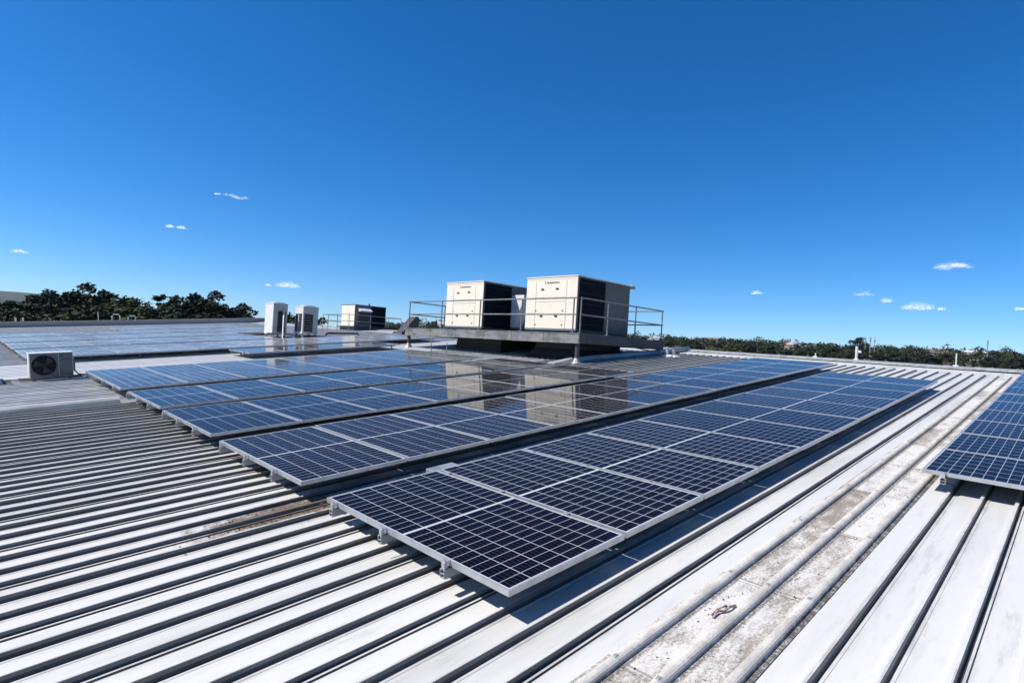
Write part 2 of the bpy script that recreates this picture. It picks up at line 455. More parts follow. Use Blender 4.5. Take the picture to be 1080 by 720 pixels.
for k in range(k0, k1 + 1):
    vc = RV0 + k * RP
    if k == 3:                                # the skylight strip takes the two pans between ribs 3 and 5
        prof.append((-1.046, Z0)); mats.append(0); flush(); continue
    if k == 4: continue
    if k == 5: prof = [(-.510, Z0)]; continue
    if 14.0 < vc < 17.5: continue             # flat gutter bay behind the second flashing
    if 13.9 < vc < 14.3 or 17.4 < vc < 17.8: pass
    h = (.036 if vc < 9.1 else .024) * random.uniform(.92, 1.08)
    for q, p in enumerate(rib_prof(vc + random.uniform(-.004, .004), h, k % 3 == 0)):
        prof.append(p); mats.append(0 if q == 0 or vc > 9.1 else (RIBM if k % 3 == 0 else RIBN)[q - 1])
prof.append((V1, Z0)); mats.append(0); flush()
# flat apron under the ridge and end closures
rm.quad([(UR, V0, Z0), (16.6, V0, Z0), (16.6, V1, Z0), (UR, V1, Z0)], 0)
roof = roof_part(rm.build('roof_sheet', [M['roof'], M['rib'], M['rib_dark']]))
# the far slope, beyond the ridge
fs = MB()
a2 = W(17.2, V0 - .2, Z0 - .01); b2 = W(17.2, V1 + .4, Z0 - .01)
c2 = b2 + Vector((22, 0, -2.1)); d2 = a2 + Vector((22, 0, -2.1))
fs.quad([a2, d2, c2, b2])
o = fs.build('far_roof_slope', M['roof_flat']); o.parent = bld; o.matrix_parent_inverse = Matrix.Translation(-Vector(bld.location))
# flat gutter bay laid 4 mm proud
fb = MB(); fb.box(U0, 14.08, Z0 - .01, UR, 17.42, Z0 + .006)
for i in range(9):
    fb.box(U0, 14.3 + i * .36, Z0 + .006, UR, 14.312 + i * .36, Z0 + .012)
roof_part(fb.build('gutter_bay', M['roof_flat']))
# ridge capping: a pale folded cap over a dark strip standing for its shade
rc = MB()
for i in range(26):
    v0 = V0 + i * 2.34; v1 = min(v0 + 2.36, V1 + .3); dz = .004 * (i % 2) + random.uniform(-.006, .006)
    rc.prism([(16.35, Z0 + .025 + dz), (16.35, Z0 + .055 + dz), (16.75, Z0 + .050 + dz), (17.2, Z0 + .028 + dz), (17.62, Z0 - .04 + dz), (17.62, Z0 - .10 + dz)], 1, v0, v1)
roof_part(rc.build('ridge_cap', M['flash']))
rs = MB()
rs.box(16.42, V0, Z0, 16.5, V1, Z0 + .03)
roof_part(rs.build('cap_shade_strip', M['black']))  # black strip painted in as the shade under the cap edge
# expansion-joint flashings running with the ribs
def flashing(v, u0, u1, zt, wd, mat):
    f_ = MB(); L = 2.4; u = u0
    while u < u1:
        e = min(u + L, u1); dz = random.uniform(-.006, .006)
        f_.prism([(v - wd, Z0), (v - wd, zt - .025 + dz), (v - wd * .6, zt + dz), (v + wd * .6, zt + dz), (v + wd, zt - .025 + dz), (v + wd, Z0)], 0, u, e - .006)
        u = e
    return roof_part(f_.build('flashing', mat))
flashing(9.06, U0, -.02, -.075, .085, M['flash'])
flashing(13.78, U0, 9.4, -.125, .10, M['flash_pale'])
fl = MB(); 
fl.tube([(9.5, 8.40, -.25), (10.5, 8.25, -.14), (11.5, 8.15, -.12), (14, 7.95, -.12), (16.6, 7.9, -.12)], .085, 12)
roof_part(fl.build('rounded_flashing', M['flash'], smooth=True))
# skylight strip: two lichen-stained pans with rounded ribs, in 1.2 m sheets
sk = MB()
def round_rib(vc, h=.032, w=.031):
    return [(vc + w * -math.cos(t), Z0 + .004 + h * math.sin(t) ** .8) for t in [math.pi * i / 8 for i in range(9)]]
r3, r4, r5 = RV0 + 3 * RP, RV0 + 4 * RP, RV0 + 5 * RP
u = U0
j = -8
while u < UR:
    e = .16 + 1.2 * (j + 1)
    if e <= u: j += 1; continue
    e = min(e, UR)
    pf = [(-1.062, Z0 + .004)]
    for c in (r3, r4, r5): pf += round_rib(c + random.uniform(-.0008, .0008), .032)
    pf += [(-.494, Z0 + .004)]
    b = len(sk.v); n = len(pf)
    sk.v += [(u - .02, p[0], p[1] + .0025) for p in pf] + [(e, p[0], p[1]) for p in pf]
    for i in range(n - 1): sk.f.append((b + i, b + n + i, b + n + i + 1, b + i + 1)); sk.mi.append(0)
    sk.f.append(tuple(b + i for i in range(n))); sk.mi.append(0)
    u = e; j += 1
sk_o = roof_part(sk.build('skylight_sheet', M['sky_sheet']))
cl = MB()
for j in range(-3, 13):
    uj = .16 + 1.2 * j
    for c in (r3, r4, r5):
        roof_part(MB().box(uj - .022, c - .010, Z0 + .030, uj + .008, c + .010, Z0 + .042).build('sheet_clip', M['alu'], bevel=.004))
# gable parapet and walls
pp = MB(); pp.box(U0, 46.3, Z0 - .3, 17.3, 46.55, Z0 + .33); pp.box(U0, 46.24, Z0 + .33, 17.35, 46.62, Z0 + .37)
roof_part(pp.build('parapet', M['parapet']))
wl = MB()
x0, x1, y0, y1 = -8.6, 38.6, -13.8, 46.3
for (xa, ya, xb, yb) in ((x0, y0, x1, y0 + .25), (x0, y1 - .25, x1, y1), (x0, y0 + .25, x0 + .25, y1 - .25), (x1 - .25, y0 + .25, x1, y1 - .25)):
    zt = -1.35
    wl.box(xa, ya, -8.5, xb, yb, zt)
o = wl.build('wall', M['wall'], bld); o.matrix_parent_inverse = Matrix.Translation(-Vector(bld.location))

# ================================================================== solar panels
def make_panel(kind):
    P_, L_, W_ = (PA, LA, WA) if kind == 'A' else (PB, LB, WB)
    root = empty('solar_panel', (0, 0, 0))
    fr = MB(); t = .011
    fr.box(0, 0, -.035, W_, t, 0); fr.box(0, L_ - t, -.035, W_, L_, 0)
    fr.box(0, t, -.035, t, L_ - t, 0); fr.box(W_ - t, t, -.035, W_, L_ - t, 0)
    fr.box(t, t, -.012, W_ - t, L_ - t, -.008)
    fr.build('frame', M['alu'], root)
    gl = MB(); gl.quad([(0, 0, 0), (W_ - .016, 0, 0), (W_ - .016, L_ - .016, 0), (0, L_ - .016, 0)])
    gc = gl.build('glass', M['cell' + kind], root); gc.location = (.008, .008, -.002)
    return root
PROTO = {k: make_panel(k) for k in 'ABC'}
used = {k: False for k in 'ABC'}
rp = random.Random(11)
def panel(kind, u, v, label, group):
    proto = PROTO[kind]
    if not used[kind]: o = proto; used[kind] = True
    else: o = copy_tree(proto)
    o.location = W(u, v, rp.uniform(-.0025, .0025))
    tilt = Euler((rp.uniform(-.0022, .0022), rp.uniform(-.0022, .0022), 0)).to_matrix()
    o.rotation_euler = (MR @ tilt).to_euler()
    tag(o, label, 'solar panel', group)
    return o
def rails(u0, u1, vs_, desc, ends=True, step=1.2):
    """one aluminium rail per v, on brackets, with a mid clamp at every panel seam"""
    for i, v in enumerate(vs_):
        r_ = on_roof('mounting_rail', u0, v)
        L = u1 - u0
        b = MB()
        # a hollow rail: top lips, sides, floor
        b.box(0, -.02, .108, L, -.016, .160); b.box(0, .016, .108, L, .02, .160)
        b.box(0, -.016, .108, L, .016, .113); b.box(0, -.016, .155, L, -.006, .160); b.box(0, .006, .155, L, .016, .160)
        b.box(0, -.016, .132, L, .016, .136)
        b.build('rail_channel', M['alu_dark'], r_)
        nn = max(2, int(L / step))
        for q in range(nn + 1):
            x = .30 + (L - .42) * q / nn
            f_ = MB(); f_.box(x - .022, -.030, .035, x + .022, .030, .0465); f_.box(x - .022, .021, .0465, x + .022, .027, .135)
            f_.tube([(x, .027, .12), (x, .040, .12)], .008, 6)
            f_.build('bracket', M['alu_dark'], r_)
        if ends:
            c_ = MB(); c_.box(.006, -.014, .160, .030, .014, .198); c_.box(.012, -.014, .194, .052, .014, .2035); c_.tube([(.018, 0, .198), (.018, 0, .212)], .006, 6)
            c_.build('end_clamp', M['alu'], r_)
        tag(r_, f'grey aluminium mounting rail under {desc}, ' + ['nearest its front edge', 'below its middle line', 'nearest its back edge'][i if len(vs_) == 3 else (0 if i == 0 else 2)],
            'mounting rail', 'rails under the solar panels')
def mid_clamps_note(): pass

def row(kind, u0, v0, n, desc, group, rail=True):
    P_ = PA if kind == 'A' else PB
    L_ = LA if kind == 'A' else LB
    for i in range(n):
        panel(kind, u0 + i * P_, v0, f'{"dark" if kind == "A" else "blue"} solar panel, {ORD[i + 1]} from the left in {desc}', group)
    if rail:
        fr = (.25, .585, .92) if kind == 'A' else (.22, .8)
        rails(u0 - .05, u0 + n * P_ - .0, [v0 + L_ * q * 1.0 for q in fr], desc)

row('A', 0.0, 0.0, 11, 'the foremost middle row', 'solar panels in the front row')
row('A', .027, 2.465, 13, 'the long second row', 'solar panels in the second row')
row('A', .062, 4.837, 8, 'the third row back', 'solar panels in the third row')
row('A', .102, 7.124, 8, 'the fourth row back', 'solar panels in the fourth row')
row('B', .09, 9.60, 8, 'the front half of the fifth row', 'solar panels in the double fifth row')
row('B', .09, 11.31, 8, 'the back half of the fifth row', 'solar panels in the double fifth row')
row('A', 4.176, -2.997, 11, 'the right hand row', 'solar panels in the right hand row')
row('B', 4.30, 15.25, 5, 'the short row below the condensers', 'solar panels in the short row')
fld = 'solar panels in the far left field'
names = ['foremost', 'second', 'third', 'fourth', 'fifth', 'sixth', 'seventh', 'eighth', 'ninth', 'rearmost']
fv = [17.62, 19.33, 21.55, 23.26, 25.5, 27.21, 29.4, 31.1, 33.4, 35.1]
for ri, v in enumerate(fv):
    u0_, n_ = (-.52, 8) if ri < 8 else (4.6, 6)
    if ri < 2: n_ = 13
    if 5 <= ri < 8: n_ = 11
    row('C', u0_, v, n_, f'the {names[ri]} line of the far field', fld, rail=(ri % 2 == 0))

# mid clamps between the panels of the near rows: small caps on every seam, each over its rail
def clamps(u0, v0, n, desc):
    for i in range(1, n):
        for q in (.25, .585, .92):
            c = on_roof('mid_clamp', u0 + i * PA - .012, v0 + LA * q, -.035)
            b = MB(); b.box(-.019, -.02, .0355, .019, .02, .039); b.tube([(0, 0, .039), (0, 0, .045)], .006, 6); b.box(-.008, -.018, 0, .008, .018, .0355)
            c2 = b.build('clamp_body', M['alu_dark'], c)
            tag(c, f'small metal clamp on a seam between panels of {desc}', 'clamp', f'clamps on the seams of {desc}')
clamps(0.0, 0.0, 6, 'the front row')

# isolator plate on the back edge of the front row
iso = on_roof('cable_plate', 1.02, LA + .015)
MB().box(0, 0, .13, .30, .13, .185).build('plate_body', M['galv'], iso, bevel=.006)
MB().box(.03, .02, .0405, .07, .10, .13).box(.22, .02, .0405, .26, .10, .13).build('stand', M['alu_dark'], iso)
tag(iso, 'small grey metal plate sticking out behind the front row of panels', 'plate')

# leaf litter caught in the gap behind the front row and at the brown stain
lt = MB(); rl = random.Random(8)
def chip(u, v, z, s):
    a = rl.uniform(0, 6.28); c, sn = math.cos(a) * s, math.sin(a) * s
    p = Vector((u, v, z)); d = Vector((c, sn, rl.uniform(-.3, .5) * s)); e = Vector((-sn * .4, c * .4, rl.uniform(-.2, .4) * s))
    lt.quad([W(*(p - d)), W(*(p + e)), W(*(p + d)), W(*(p - e))])
for i in range(900):
    u = rl.uniform(.1, 9.5); v = 2.24 + rl.gauss(0, .10)
    chip(u, v, Z0 + .008 + abs(rl.gauss(0, .02)), rl.uniform(.012, .035))
for i in range(520):
    chip(-.1 + rl.gauss(0, .35), 2.36 + rl.gauss(0, .12), Z0 + .006, rl.uniform(.006, .016))
for i in range(350):
    chip(rl.uniform(-1, 13), rl.choice((r3, r4)) + rl.uniform(.06, .17), Z0 + .009, rl.uniform(.004, .011))
tag(lt.build('leaf_litter', M['litter']), 'brown leaf litter lying in the gaps of the roof', 'leaf litter', kind='stuff')
tw = on_roof('bark_strip', .93, -.715)
b = MB(); b.tube([(-.13, .02, .012), (-.05, .03, .03), (.0, .0, .02), (.06, -.012, .035), (.14, -.02, .014)], .009, 6)
b.tube([(-.10, .05, .012), (-.02, .045, .025), (.03, .025, .03), (.10, .03, .012)], .006, 6)
b.build('bark_curl', M['rust'], tw, smooth=True)
tw.scale = (.75, .75, .75)
tag(tw, 'curled strip of brown bark lying on the stained skylight strip', 'bark')

# ================================================================== platform with the two big units
PX0, PX1, PY0, PY1, PZ = 10.2, 14.65, 7.8, 16.12, 1.75
pl = empty('equipment_platform', (12.4, 12.0, 0.88))
tag(pl, 'raised galvanised steel platform with pipe handrails carrying two large air conditioners', 'platform')
def wp(o, parent, loc):
    o.parent = parent; o.matrix_parent_inverse = Matrix.Translation(-Vector(loc)); return o
PLL = (12.4, 12.0, 0.88)
def roof_z(x, y):
    p = MR.transposed() @ Vector((x, y, 0)); n = MR @ Vector((0, 0, 1)); p0 = W(0, 0, Z0)
    return p0.z - (n.x * (x - p0.x) + n.y * (y - p0.y)) / n.z
dk = MB(); dk.box(PX0 + .08, PY0 + .08, PZ - .06, PX1 - .08, PY1 - .08, PZ - .02)
for i in range(42): dk.box(PX0 + .08, PY0 + .1 + i * .195, PZ - .02, PX1 - .08, PY0 + .13 + i * .195, PZ - .004)
wp(dk.build('deck', M['galv']), pl, PLL)
for i in range(6):
    y = PY0 + .75 + i * 1.36
    j_ = MB(); j_.box(PX0 + .09, y, PZ - .24, PX1 - .09, y + .012, PZ - .062); j_.box(PX0 + .09, y - .03, PZ - .25, PX1 - .09, y + .042, PZ - .24)
    wp(j_.build('joist', M['galv']), pl, PLL)
# fascia: sheets butted end to end, slightly uneven
rf = random.Random(4)
f_ = MB(); y = PY0
while y < PY1 - .01:
    e = min(y + 1.35 + rf.uniform(-.1, .1), PY1); dz = rf.uniform(-.012, .008)
    f_.box(PX0, y, PZ - .285 + dz, PX0 + .06, e - .008, PZ + dz); f_.box(PX0 - .012, y, PZ - .02 + dz, PX0, e - .008, PZ - .004 + dz); y = e
wp(f_.build('fascia', M['fascia'], bevel=.006), pl, PLL)
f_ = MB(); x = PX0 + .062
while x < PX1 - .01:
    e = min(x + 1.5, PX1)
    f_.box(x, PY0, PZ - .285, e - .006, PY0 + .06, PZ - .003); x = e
wp(f_.build('fascia', M['rail_dark'], bevel=.006), pl, PLL)  # same steel as the front, darkened in colour for its shade
f_ = MB(); f_.box(PX0 + .07, PY1 - .06, PZ - .285, PX1, PY1, PZ - .003); wp(f_.build('fascia', M['fascia'], bevel=.006), pl, PLL)
f_ = MB(); f_.box(PX1 - .06, PY0 + .07, PZ - .285, PX1, PY1 - .07, PZ - .003); wp(f_.build('fascia', M['fascia'], bevel=.006), pl, PLL)
for i, (lx, ly) in enumerate(((PX0 + .12, PY0 + .12), (PX0 + .12, PY1 - .12), (PX1 - .12, PY0 + .12), (PX1 - .12, PY1 - .12))):
    zr = roof_z(lx, ly)
    b = MB(); b.tube([(lx, ly, zr + .03), (lx, ly, PZ - .286)], .062, 12)
    leg = wp(b.build('leg', M['rail_dark'], smooth=False), pl, PLL)
    b = MB(); b.tube([(lx, ly, zr - .01), (lx, ly, zr + .05), (lx, ly, zr + .16)], .17, 12, 0, .064)
    sh = b.build('boot', M['galv']); sh.parent = leg; pass
def handrail(pts, posts, name='handrail'):
    b = MB()
    for h in (.97, .51):
        b.tube([(x, y, PZ + h) for x, y in pts], .021, 8)
    hr = wp(b.build(name, M['rail_steel'], smooth=False), pl, PLL)
    for x, y in posts:
        q = MB(); q.tube([(x, y, PZ + .002), (x, y, PZ + .97)], .021, 8); q.box(x - .05, y - .05, PZ + .0, x + .05, y + .05, PZ + .014)
        po = q.build('post', M['rail_steel']); po.parent = hr
e_ = .05
handrail([(PX0 + e_, 16.02), (PX0 + e_, PY0 + .2)], [(PX0 + e_, y) for y in (15.95, 14.0, 11.98, 10.08, 8.07)])
handrail([(PX0 + .08, PY0 + e_), (PX1 - e_, PY0 + e_)], [(x, PY0 + e_) for x in (10.3, 11.56, 13.0, 14.55)])
handrail([(PX1 - e_, PY0 + .14), (PX1 - e_, 16.0)], [(PX1 - e_, y) for y in (9.4, 11.2, 13.0, 15.9)])
handrail([(PX0 + .12, 16.07), (PX1 - .1, 16.07)], [(x, 16.07) for x in (12.0, 13.4)])

def big_unit(y0, y1, x0, x1, label, hood_right):
    zb, zt = PZ + .085, 3.46
    r_ = empty('packaged_air_conditioner', (x0, (y0 + y1) / 2, PZ))
    L = (x0, (y0 + y1) / 2, PZ)
    tag(r_, label, 'air conditioner', 'large air conditioners on the platform')
    b = MB(); b.box(x0 + .02, y0 + .02, zb, x1, y1 - .02, zt - .03)
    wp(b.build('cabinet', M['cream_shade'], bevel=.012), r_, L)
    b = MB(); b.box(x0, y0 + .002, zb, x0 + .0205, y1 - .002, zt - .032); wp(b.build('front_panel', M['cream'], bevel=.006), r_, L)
    b = MB(); b.box(x0 - .015, y0 - .015, zt - .03, x1 + .02, y1 + .015, zt); b.box(x1 + .02, y0 - .03, zt - .01, x1 + .18, y1 + .03, zt + .012)
    b.prism([(x1 + .18, zt + .012), (x1 + .18, zt - .01), (x1 + .24, zt - .09), (x1 + .25, zt - .08)], 1, y0 - .03, y1 + .03)
    wp(b.build('top_lid', M['cream'], bevel=.004), r_, L)
    b = MB(); b.box(x0 + .04, y0 + .05, PZ - .003, x1 - .04, y1 - .05, zb); wp(b.build('base_frame', M['black']), r_, L)
    # condenser coil on the shaded long side, with guard bars, and corner post
    xc = x0 + (x1 - x0) * .5
    b = MB(); b.box(x0 + .12, y0 + .004, zb + .04, xc, y0 + .0195, zt - .08)
    coil = wp(b.build('condenser_coil', M['coil']), r_, L)
    b = MB()
    for i in range(5):
        z = zb + .2 + i * (zt - zb - .4) / 4
        b.box(x0 + .12, y0 - .006, z, xc, y0 + .004, z + .008)
    gd = b.build('coil_guard', M['black']); gd.parent = coil
    b = MB(); b.box(x0 + .03, y0 - .002, zb, x0 + .075, y0 + .02, zt - .03); wp(b.build('corner_post', M['shaded_grey_cabinet']), r_, L)
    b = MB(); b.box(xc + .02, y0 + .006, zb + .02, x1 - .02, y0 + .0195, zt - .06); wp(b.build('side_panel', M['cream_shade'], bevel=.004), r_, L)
    # seams of the access doors on the lit face
    def Y(t): return y1 - (y1 - y0) * t
    b = MB(); q = x0 - .0025
    for t in (.2, .8): b.box(q, Y(t) - .006, zb + .02, x0, Y(t) + .006, zt - .15)
    zm = zb + (zt - zb) * .53
    b.box(q, Y(.79), zm - .005, x0, Y(.21), zm + .005)
    b.box(q, Y(.79), zm + .12, x0, Y(.21), zm + .126); b.box(q, Y(.97), zt - .1, x0, Y(.03), zt - .094)
    b.box(q, Y(.205), zb + .5, x0, Y(.03), zb + .506)
    wp(b.build('door_seam', M['seam']), r_, L)
    for t, z in ((.33, .76), (.62, .765), (.33, .26), (.62, .26)):
        b = MB(); b.box(x0 - .02, Y(t) - .055, zb + (zt - zb) * z - .02, x0, Y(t) + .055, zb + (zt - zb) * z + .025)
        wp(b.build('door_handle', M['black'], bevel=.008), r_, L)
    for t, z in ((.21, .36), (.74, .36), (.21, .1), (.74, .1), (.2, .6)):
        b = MB(); b.box(x0 - .012, Y(t) - .022, zb + (zt - zb) * z - .02, x0, Y(t) + .022, zb + (zt - zb) * z + .02)
        wp(b.build('latch', M['seam']), r_, L)
    # maker's tick and word
    b = MB(); zc = zb + (zt - zb) * .885; yc = Y(.39)
    b.quad([(x0 - .004, yc + .05, zc + .05), (x0 - .004, yc + .02, zc + .045), (x0 - .004, yc - .01, zc - .045), (x0 - .004, yc + .01, zc - .05)])
    b.quad([(x0 - .004, yc - .01, zc - .045), (x0 - .004, yc + .0, zc - .05), (x0 - .004, yc - .06, zc + .02), (x0 - .004, yc - .07, zc + .02)])
    wp(b.build('emblem', M['logo']), r_, L)
    t = text_part('temperzone', .1, M['logo'], r_, Vector((x0 - .004, yc - .30, zc)) - Vector(L), (R(90), 0, R(-90)))
    if hood_right:
        # tapering outside-air hood on the shaded long side
        b = MB()
        xa, xb = x0 + 1.35, x0 + 1.75
        b.prism([(y0 - .022, 3.10), (y0 - .62, 3.10), (y0 - .62, 2.98), (y0 - .22, 1.95), (y0 - .022, 1.95)], 0, xa, xb)
        wp(b.build('air_hood', M['white_paint'], bevel=.008), r_, L)
    return r_
big_unit(8.47, 10.51, 10.86, 13.56, 'large cream rooftop air conditioner nearest the platform corner', False)
big_unit(12.56, 14.56, 10.86, 13.56, 'large cream rooftop air conditioner at the platform left end, with white intake hood', True)

# flared dark duct curbs below the platform
for (xa, ya, xb, yb, fl_, lab) in ((11.1, 8.7, 13.5, 10.2, .42, 'dark flared duct box under the right hand unit'),
                                   (11.2, 11.9, 13.0, 14.2, .10, 'dark square duct box under the left hand unit')):
    zr = roof_z((xa + xb) / 2, (ya + yb) / 2)
    d_ = empty('roof_duct', ((xa + xb) / 2, (ya + yb) / 2, zr - .05)); L = tuple(d_.location)
    b = MB(); b.box(xa, ya, zr + .2, xb, yb, PZ - .062); wp(b.build('duct_body', M['duct']), d_, L)  # dark body colour holds the shade under the deck
    b = MB(); b.frustum((xa - fl_, ya - fl_, xb + fl_, yb + fl_ * .5), (xa - .01, ya - .01, xb + .01, yb + .01), zr - .25, zr + .2); wp(b.build('duct_skirt', M['duct']), d_, L)
    b = MB()
    for z in (zr + .2, zr + .42): b.box(xa - .02, ya - .02, z, xb + .02, yb + .02, z + .03)
    wp(b.build('joint_band', M['black']), d_, L)
    tag(d_, lab, 'duct', 'ducts under the platform')
# conduits standing near the platform leg
for (u, v, h, lab) in ((8.75, 12.4, .55, 'thin bent grey conduit rising behind the fourth row'), (9.05, 12.0, .42, 'short thin grey conduit beside the taller bent one')):
    c = on_roof('cable_conduit', u, v)
    b = MB(); b.tube([(0, 0, 0), (0, 0, h * .7), (.03, .03, h * .9), (.15, .18, h)], .014, 8); b.build('conduit_pipe', M['rail_steel'], c, smooth=True)
    MB().box(-.05, -.05, -.002, .05, .05, .02).build('conduit_base', M['galv'], c)
    tag(c, lab, 'conduit', 'conduits by the platform')
st = on_roof('pipe_stub', 14.25, 7.3)
b = MB(); b.tube([(0, .08, 0), (0, .08, .30)], .05, 10); b.build('stub', M['flash'], st)
b = MB(); b.tube([(.05, -.12, 0), (.05, -.12, .22)], .05, 10); b.build('stub', M['flash'], st)
MB().frustum((-.2, -.3, .25, .25), (-.08, -.2, .12, .16), -.005, .06).build('stub_base', M['flash_pale'], st)
tag(st, 'pair of short pale pipe stubs near the right end of the platform', 'pipe stub')
# strut bracing on the roof by the duct
br = on_roof('pipe_brace', 15.0, 8.6)
b = MB(); b.tube([(-.9, .5, .30), (.1, -.3, .03)], .02, 8); b.build('brace_bar', M['pipe_white'], br); MB().box(.04, -.36, -.002, .16, -.24, .03).build('brace_foot', M['galv'], br)
tag(br, 'thin pale diagonal brace bar behind the platform corner', 'brace')

# ================================================================== pair of tall condensers
def tall_condenser(x0, y0, y1, x1, zt, label, slots):
    zr = roof_z((x0 + x1) / 2, (y0 + y1) / 2); zb = zr + .17
    r_ = empty('condenser_unit', (x0, y0, zr)); L = tuple(r_.location)
    tag(r_, label, 'condenser', 'tall condensers behind the panels')
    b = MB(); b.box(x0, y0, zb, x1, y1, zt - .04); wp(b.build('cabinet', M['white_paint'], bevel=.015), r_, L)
    b = MB(); b.box(x0 - .01, y0 - .01, zt - .04, x1 + .01, y1 + .01, zt)
    b.tube([((x0 + x1) / 2, y0 + (y1 - y0) * .3, zt), ((x0 + x1) / 2, y0 + (y1 - y0) * .3, zt + .04)], .3, 16)
    b.tube([((x0 + x1) / 2, y0 + (y1 - y0) * .75, zt), ((x0 + x1) / 2, y0 + (y1 - y0) * .75, zt + .04)], .25, 16)
    wp(b.build('fan_cowl', M['white_paint']), r_, L)
    b = MB(); b.box(x0 + .02, y0 - .006, zb, x1 - .01, y0, zt - .05); wp(b.build('shaded_face', M['shade_panel'], bevel=.003), r_, L)  # thin plate holding the painted shade of this face
    for (face, a0, a1) in slots:
        b = MB(); z0_, z1_ = zb + .10, zt - .36
        if face == 'y': b.box(a0, y0 - .012, z0_, a1, y0 - .006, z1_)
        else: b.box(x0 - .008, a0, z0_, x0, a1, z1_)
        gr = wp(b.build('grille', M['coil']), r_, L)
        b = MB(); n = 11
        for i in range(n):
            z = z0_ + (i + .5) * (z1_ - z0_) / n
            if face == 'y': b.box(a0, y0 - .022, z - .006, a1, y0 - .012, z + .006)
            else: b.box(x0 - .016, a0, z - .006, x0 - .008, a1, z + .006)
        lv = b.build('louvre', M['galv']); lv.parent = gr
    for yy in (y0 + .06, y1 - .14):
        for xx in (x0 + .03, x1 - .11):
            b = MB(); b.box(xx, yy, roof_z(xx, yy) - .01, xx + .08, yy + .08, zb); wp(b.build('foot', M['galv']), r_, L)
    return r_
tall_condenser(8.75, 24.8, 25.75, 9.43, 2.66, 'tall white condenser, left one of the pair, with a black louvred side', [('y', 8.97, 9.34)])
tall_condenser(9.80, 23.95, 24.8, 10.56, 2.60, 'tall white condenser, right one of the pair, with dark grilles on two faces', [('y', 9.87, 10.3), ('x', 24.05, 24.36), ('x', 24.44, 24.72)])
# the beam they stand by and the pale prop leaning on the left one
bm_ = empty('support_beam', (8.4, 24.4, roof_z(9.4, 24.3))); L = tuple(bm_.location)
zr = roof_z(9.4, 24.3)
b = MB(); b.box(8.35, 24.3, zr + .12, 11.1, 24.38, zr + .20); wp(b.build('beam', M['rail_steel']), bm_, L)
for xx in (8.5, 9.5, 10.7):
    b = MB(); b.box(xx, 24.28, roof_z(xx, 24.3) - .01, xx + .1, 24.40, zr + .12); wp(b.build('beam_block', M['pipe_white']), bm_, L)
tag(bm_, 'dark low steel beam on blocks in front of the tall condensers', 'beam')
pr_ = empty('pipe_prop', (9.15, 23.75, roof_z(9.15, 23.75))); L = tuple(pr_.location)
b = MB(); b.tube([(8.82, 23.75, roof_z(8.82, 23.75)), (9.22, 24.73, 2.35)], .035, 8); wp(b.build('prop_bar', M['pipe_white']), pr_, L)
b = MB(); b.box(8.74, 23.67, roof_z(8.82, 23.75) - .01, 8.90, 23.83, roof_z(8.82, 23.75) + .03); wp(b.build('prop_foot', M['galv']), pr_, L)
tag(pr_, 'pale diagonal pipe prop leaning against the left tall condenser', 'prop')
# dark pipe hoop lying on the roof right of them
hp = empty('roof_pipe', (11.6, 23.0, roof_z(11.6, 23.0))); L = tuple(hp.location); zz = roof_z(11.6, 23.0)
b = MB(); b.tube([(10.9, 23.8, zz + .05), (11.0, 23.75, zz + .16), (12.1, 22.9, zz + .22), (12.2, 22.85, zz + .04)], .045, 8); wp(b.build('pipe_run', M['black'], smooth=True), hp, L)
tag(hp, 'low dark bent pipe running over the roof beside the condensers', 'pipe')

# ================================================================== far boxy unit with its guard rails
fx0, fx1, fy0, fy1, fz0, fz1 = 15.2, 17.35, 28.85, 30.4, 1.95, 3.25
fu = empty('rooftop_air_conditioner', (16.2, 29.6, roof_z(16.2, 29.6))); L = tuple(fu.location)
tag(fu, 'boxy rooftop air conditioner with cream end and black side, far beyond the panels', 'air conditioner')
b = MB(); b.box(fx0 + .021, fy0, fz0, fx1, fy1, fz1 - .03); wp(b.build('cabinet', M['cream_shade'], bevel=.01), fu, L)
b = MB(); b.box(fx0, fy0, fz0, fx0 + .021, fy1, fz1 - .03); wp(b.build('front_panel', M['cream'], bevel=.005), fu, L)
b = MB(); b.box(fx0 - .003, (fy0 + fy1) / 2 - .01, fz0 + .05, fx0, (fy0 + fy1) / 2 + .01, fz1 - .1); wp(b.build('door_seam', M['seam']), fu, L)
b = MB(); b.box(fx0 - .02, fy0 - .02, fz1 - .03, fx1 + .02, fy1 + .02, fz1); wp(b.build('top_lid', M['shaded_grey_cabinet']), fu, L)
b = MB(); b.box(fx0 + 1.12, fy0 - .02, fz0 + .05, fx1 - .02, fy0, fz1 - .06); wp(b.build('condenser_coil', M['coil']), fu, L)
b = MB(); b.box(fx0 + .3, fy0 - .012, fz0 + .15, fx0 + 1.05, fy0, fz1 - .42); wp(b.build('dark_side_panel', M['black']), fu, L)
b = MB(); b.prism([(fy0 - .001, fz1 - .16), (fy0 - .35, fz1 - .34), (fy0 - .35, fz1 - .40), (fy0 - .001, fz1 - .40)], 0, fx0 + .2, fx0 + 1.0)
wp(b.build('air_hood', M['white_paint']), fu, L)
b = MB(); b.box(fx0 - .05, fy0 - .1, roof_z(16.2, 29.6) - .1, fx1 + .05, fy1 + .05, fz0); wp(b.build('plinth', M['black']), fu, L)
b = MB(); b.tube([(16.6, 29.6, fz1), (16.6, 29.6, fz1 + .16)], .05, 8); wp(b.build('vent_stub', M['shaded_grey_cabinet']), fu, L)
gr_ = empty('guard_rail', (16.0, 28.2, roof_z(16.0, 28.2))); L = tuple(gr_.location)
tag(gr_, 'thin grey pipe guard rail around the far boxy air conditioner', 'railing')
def gz(x, y): return roof_z(x, y)
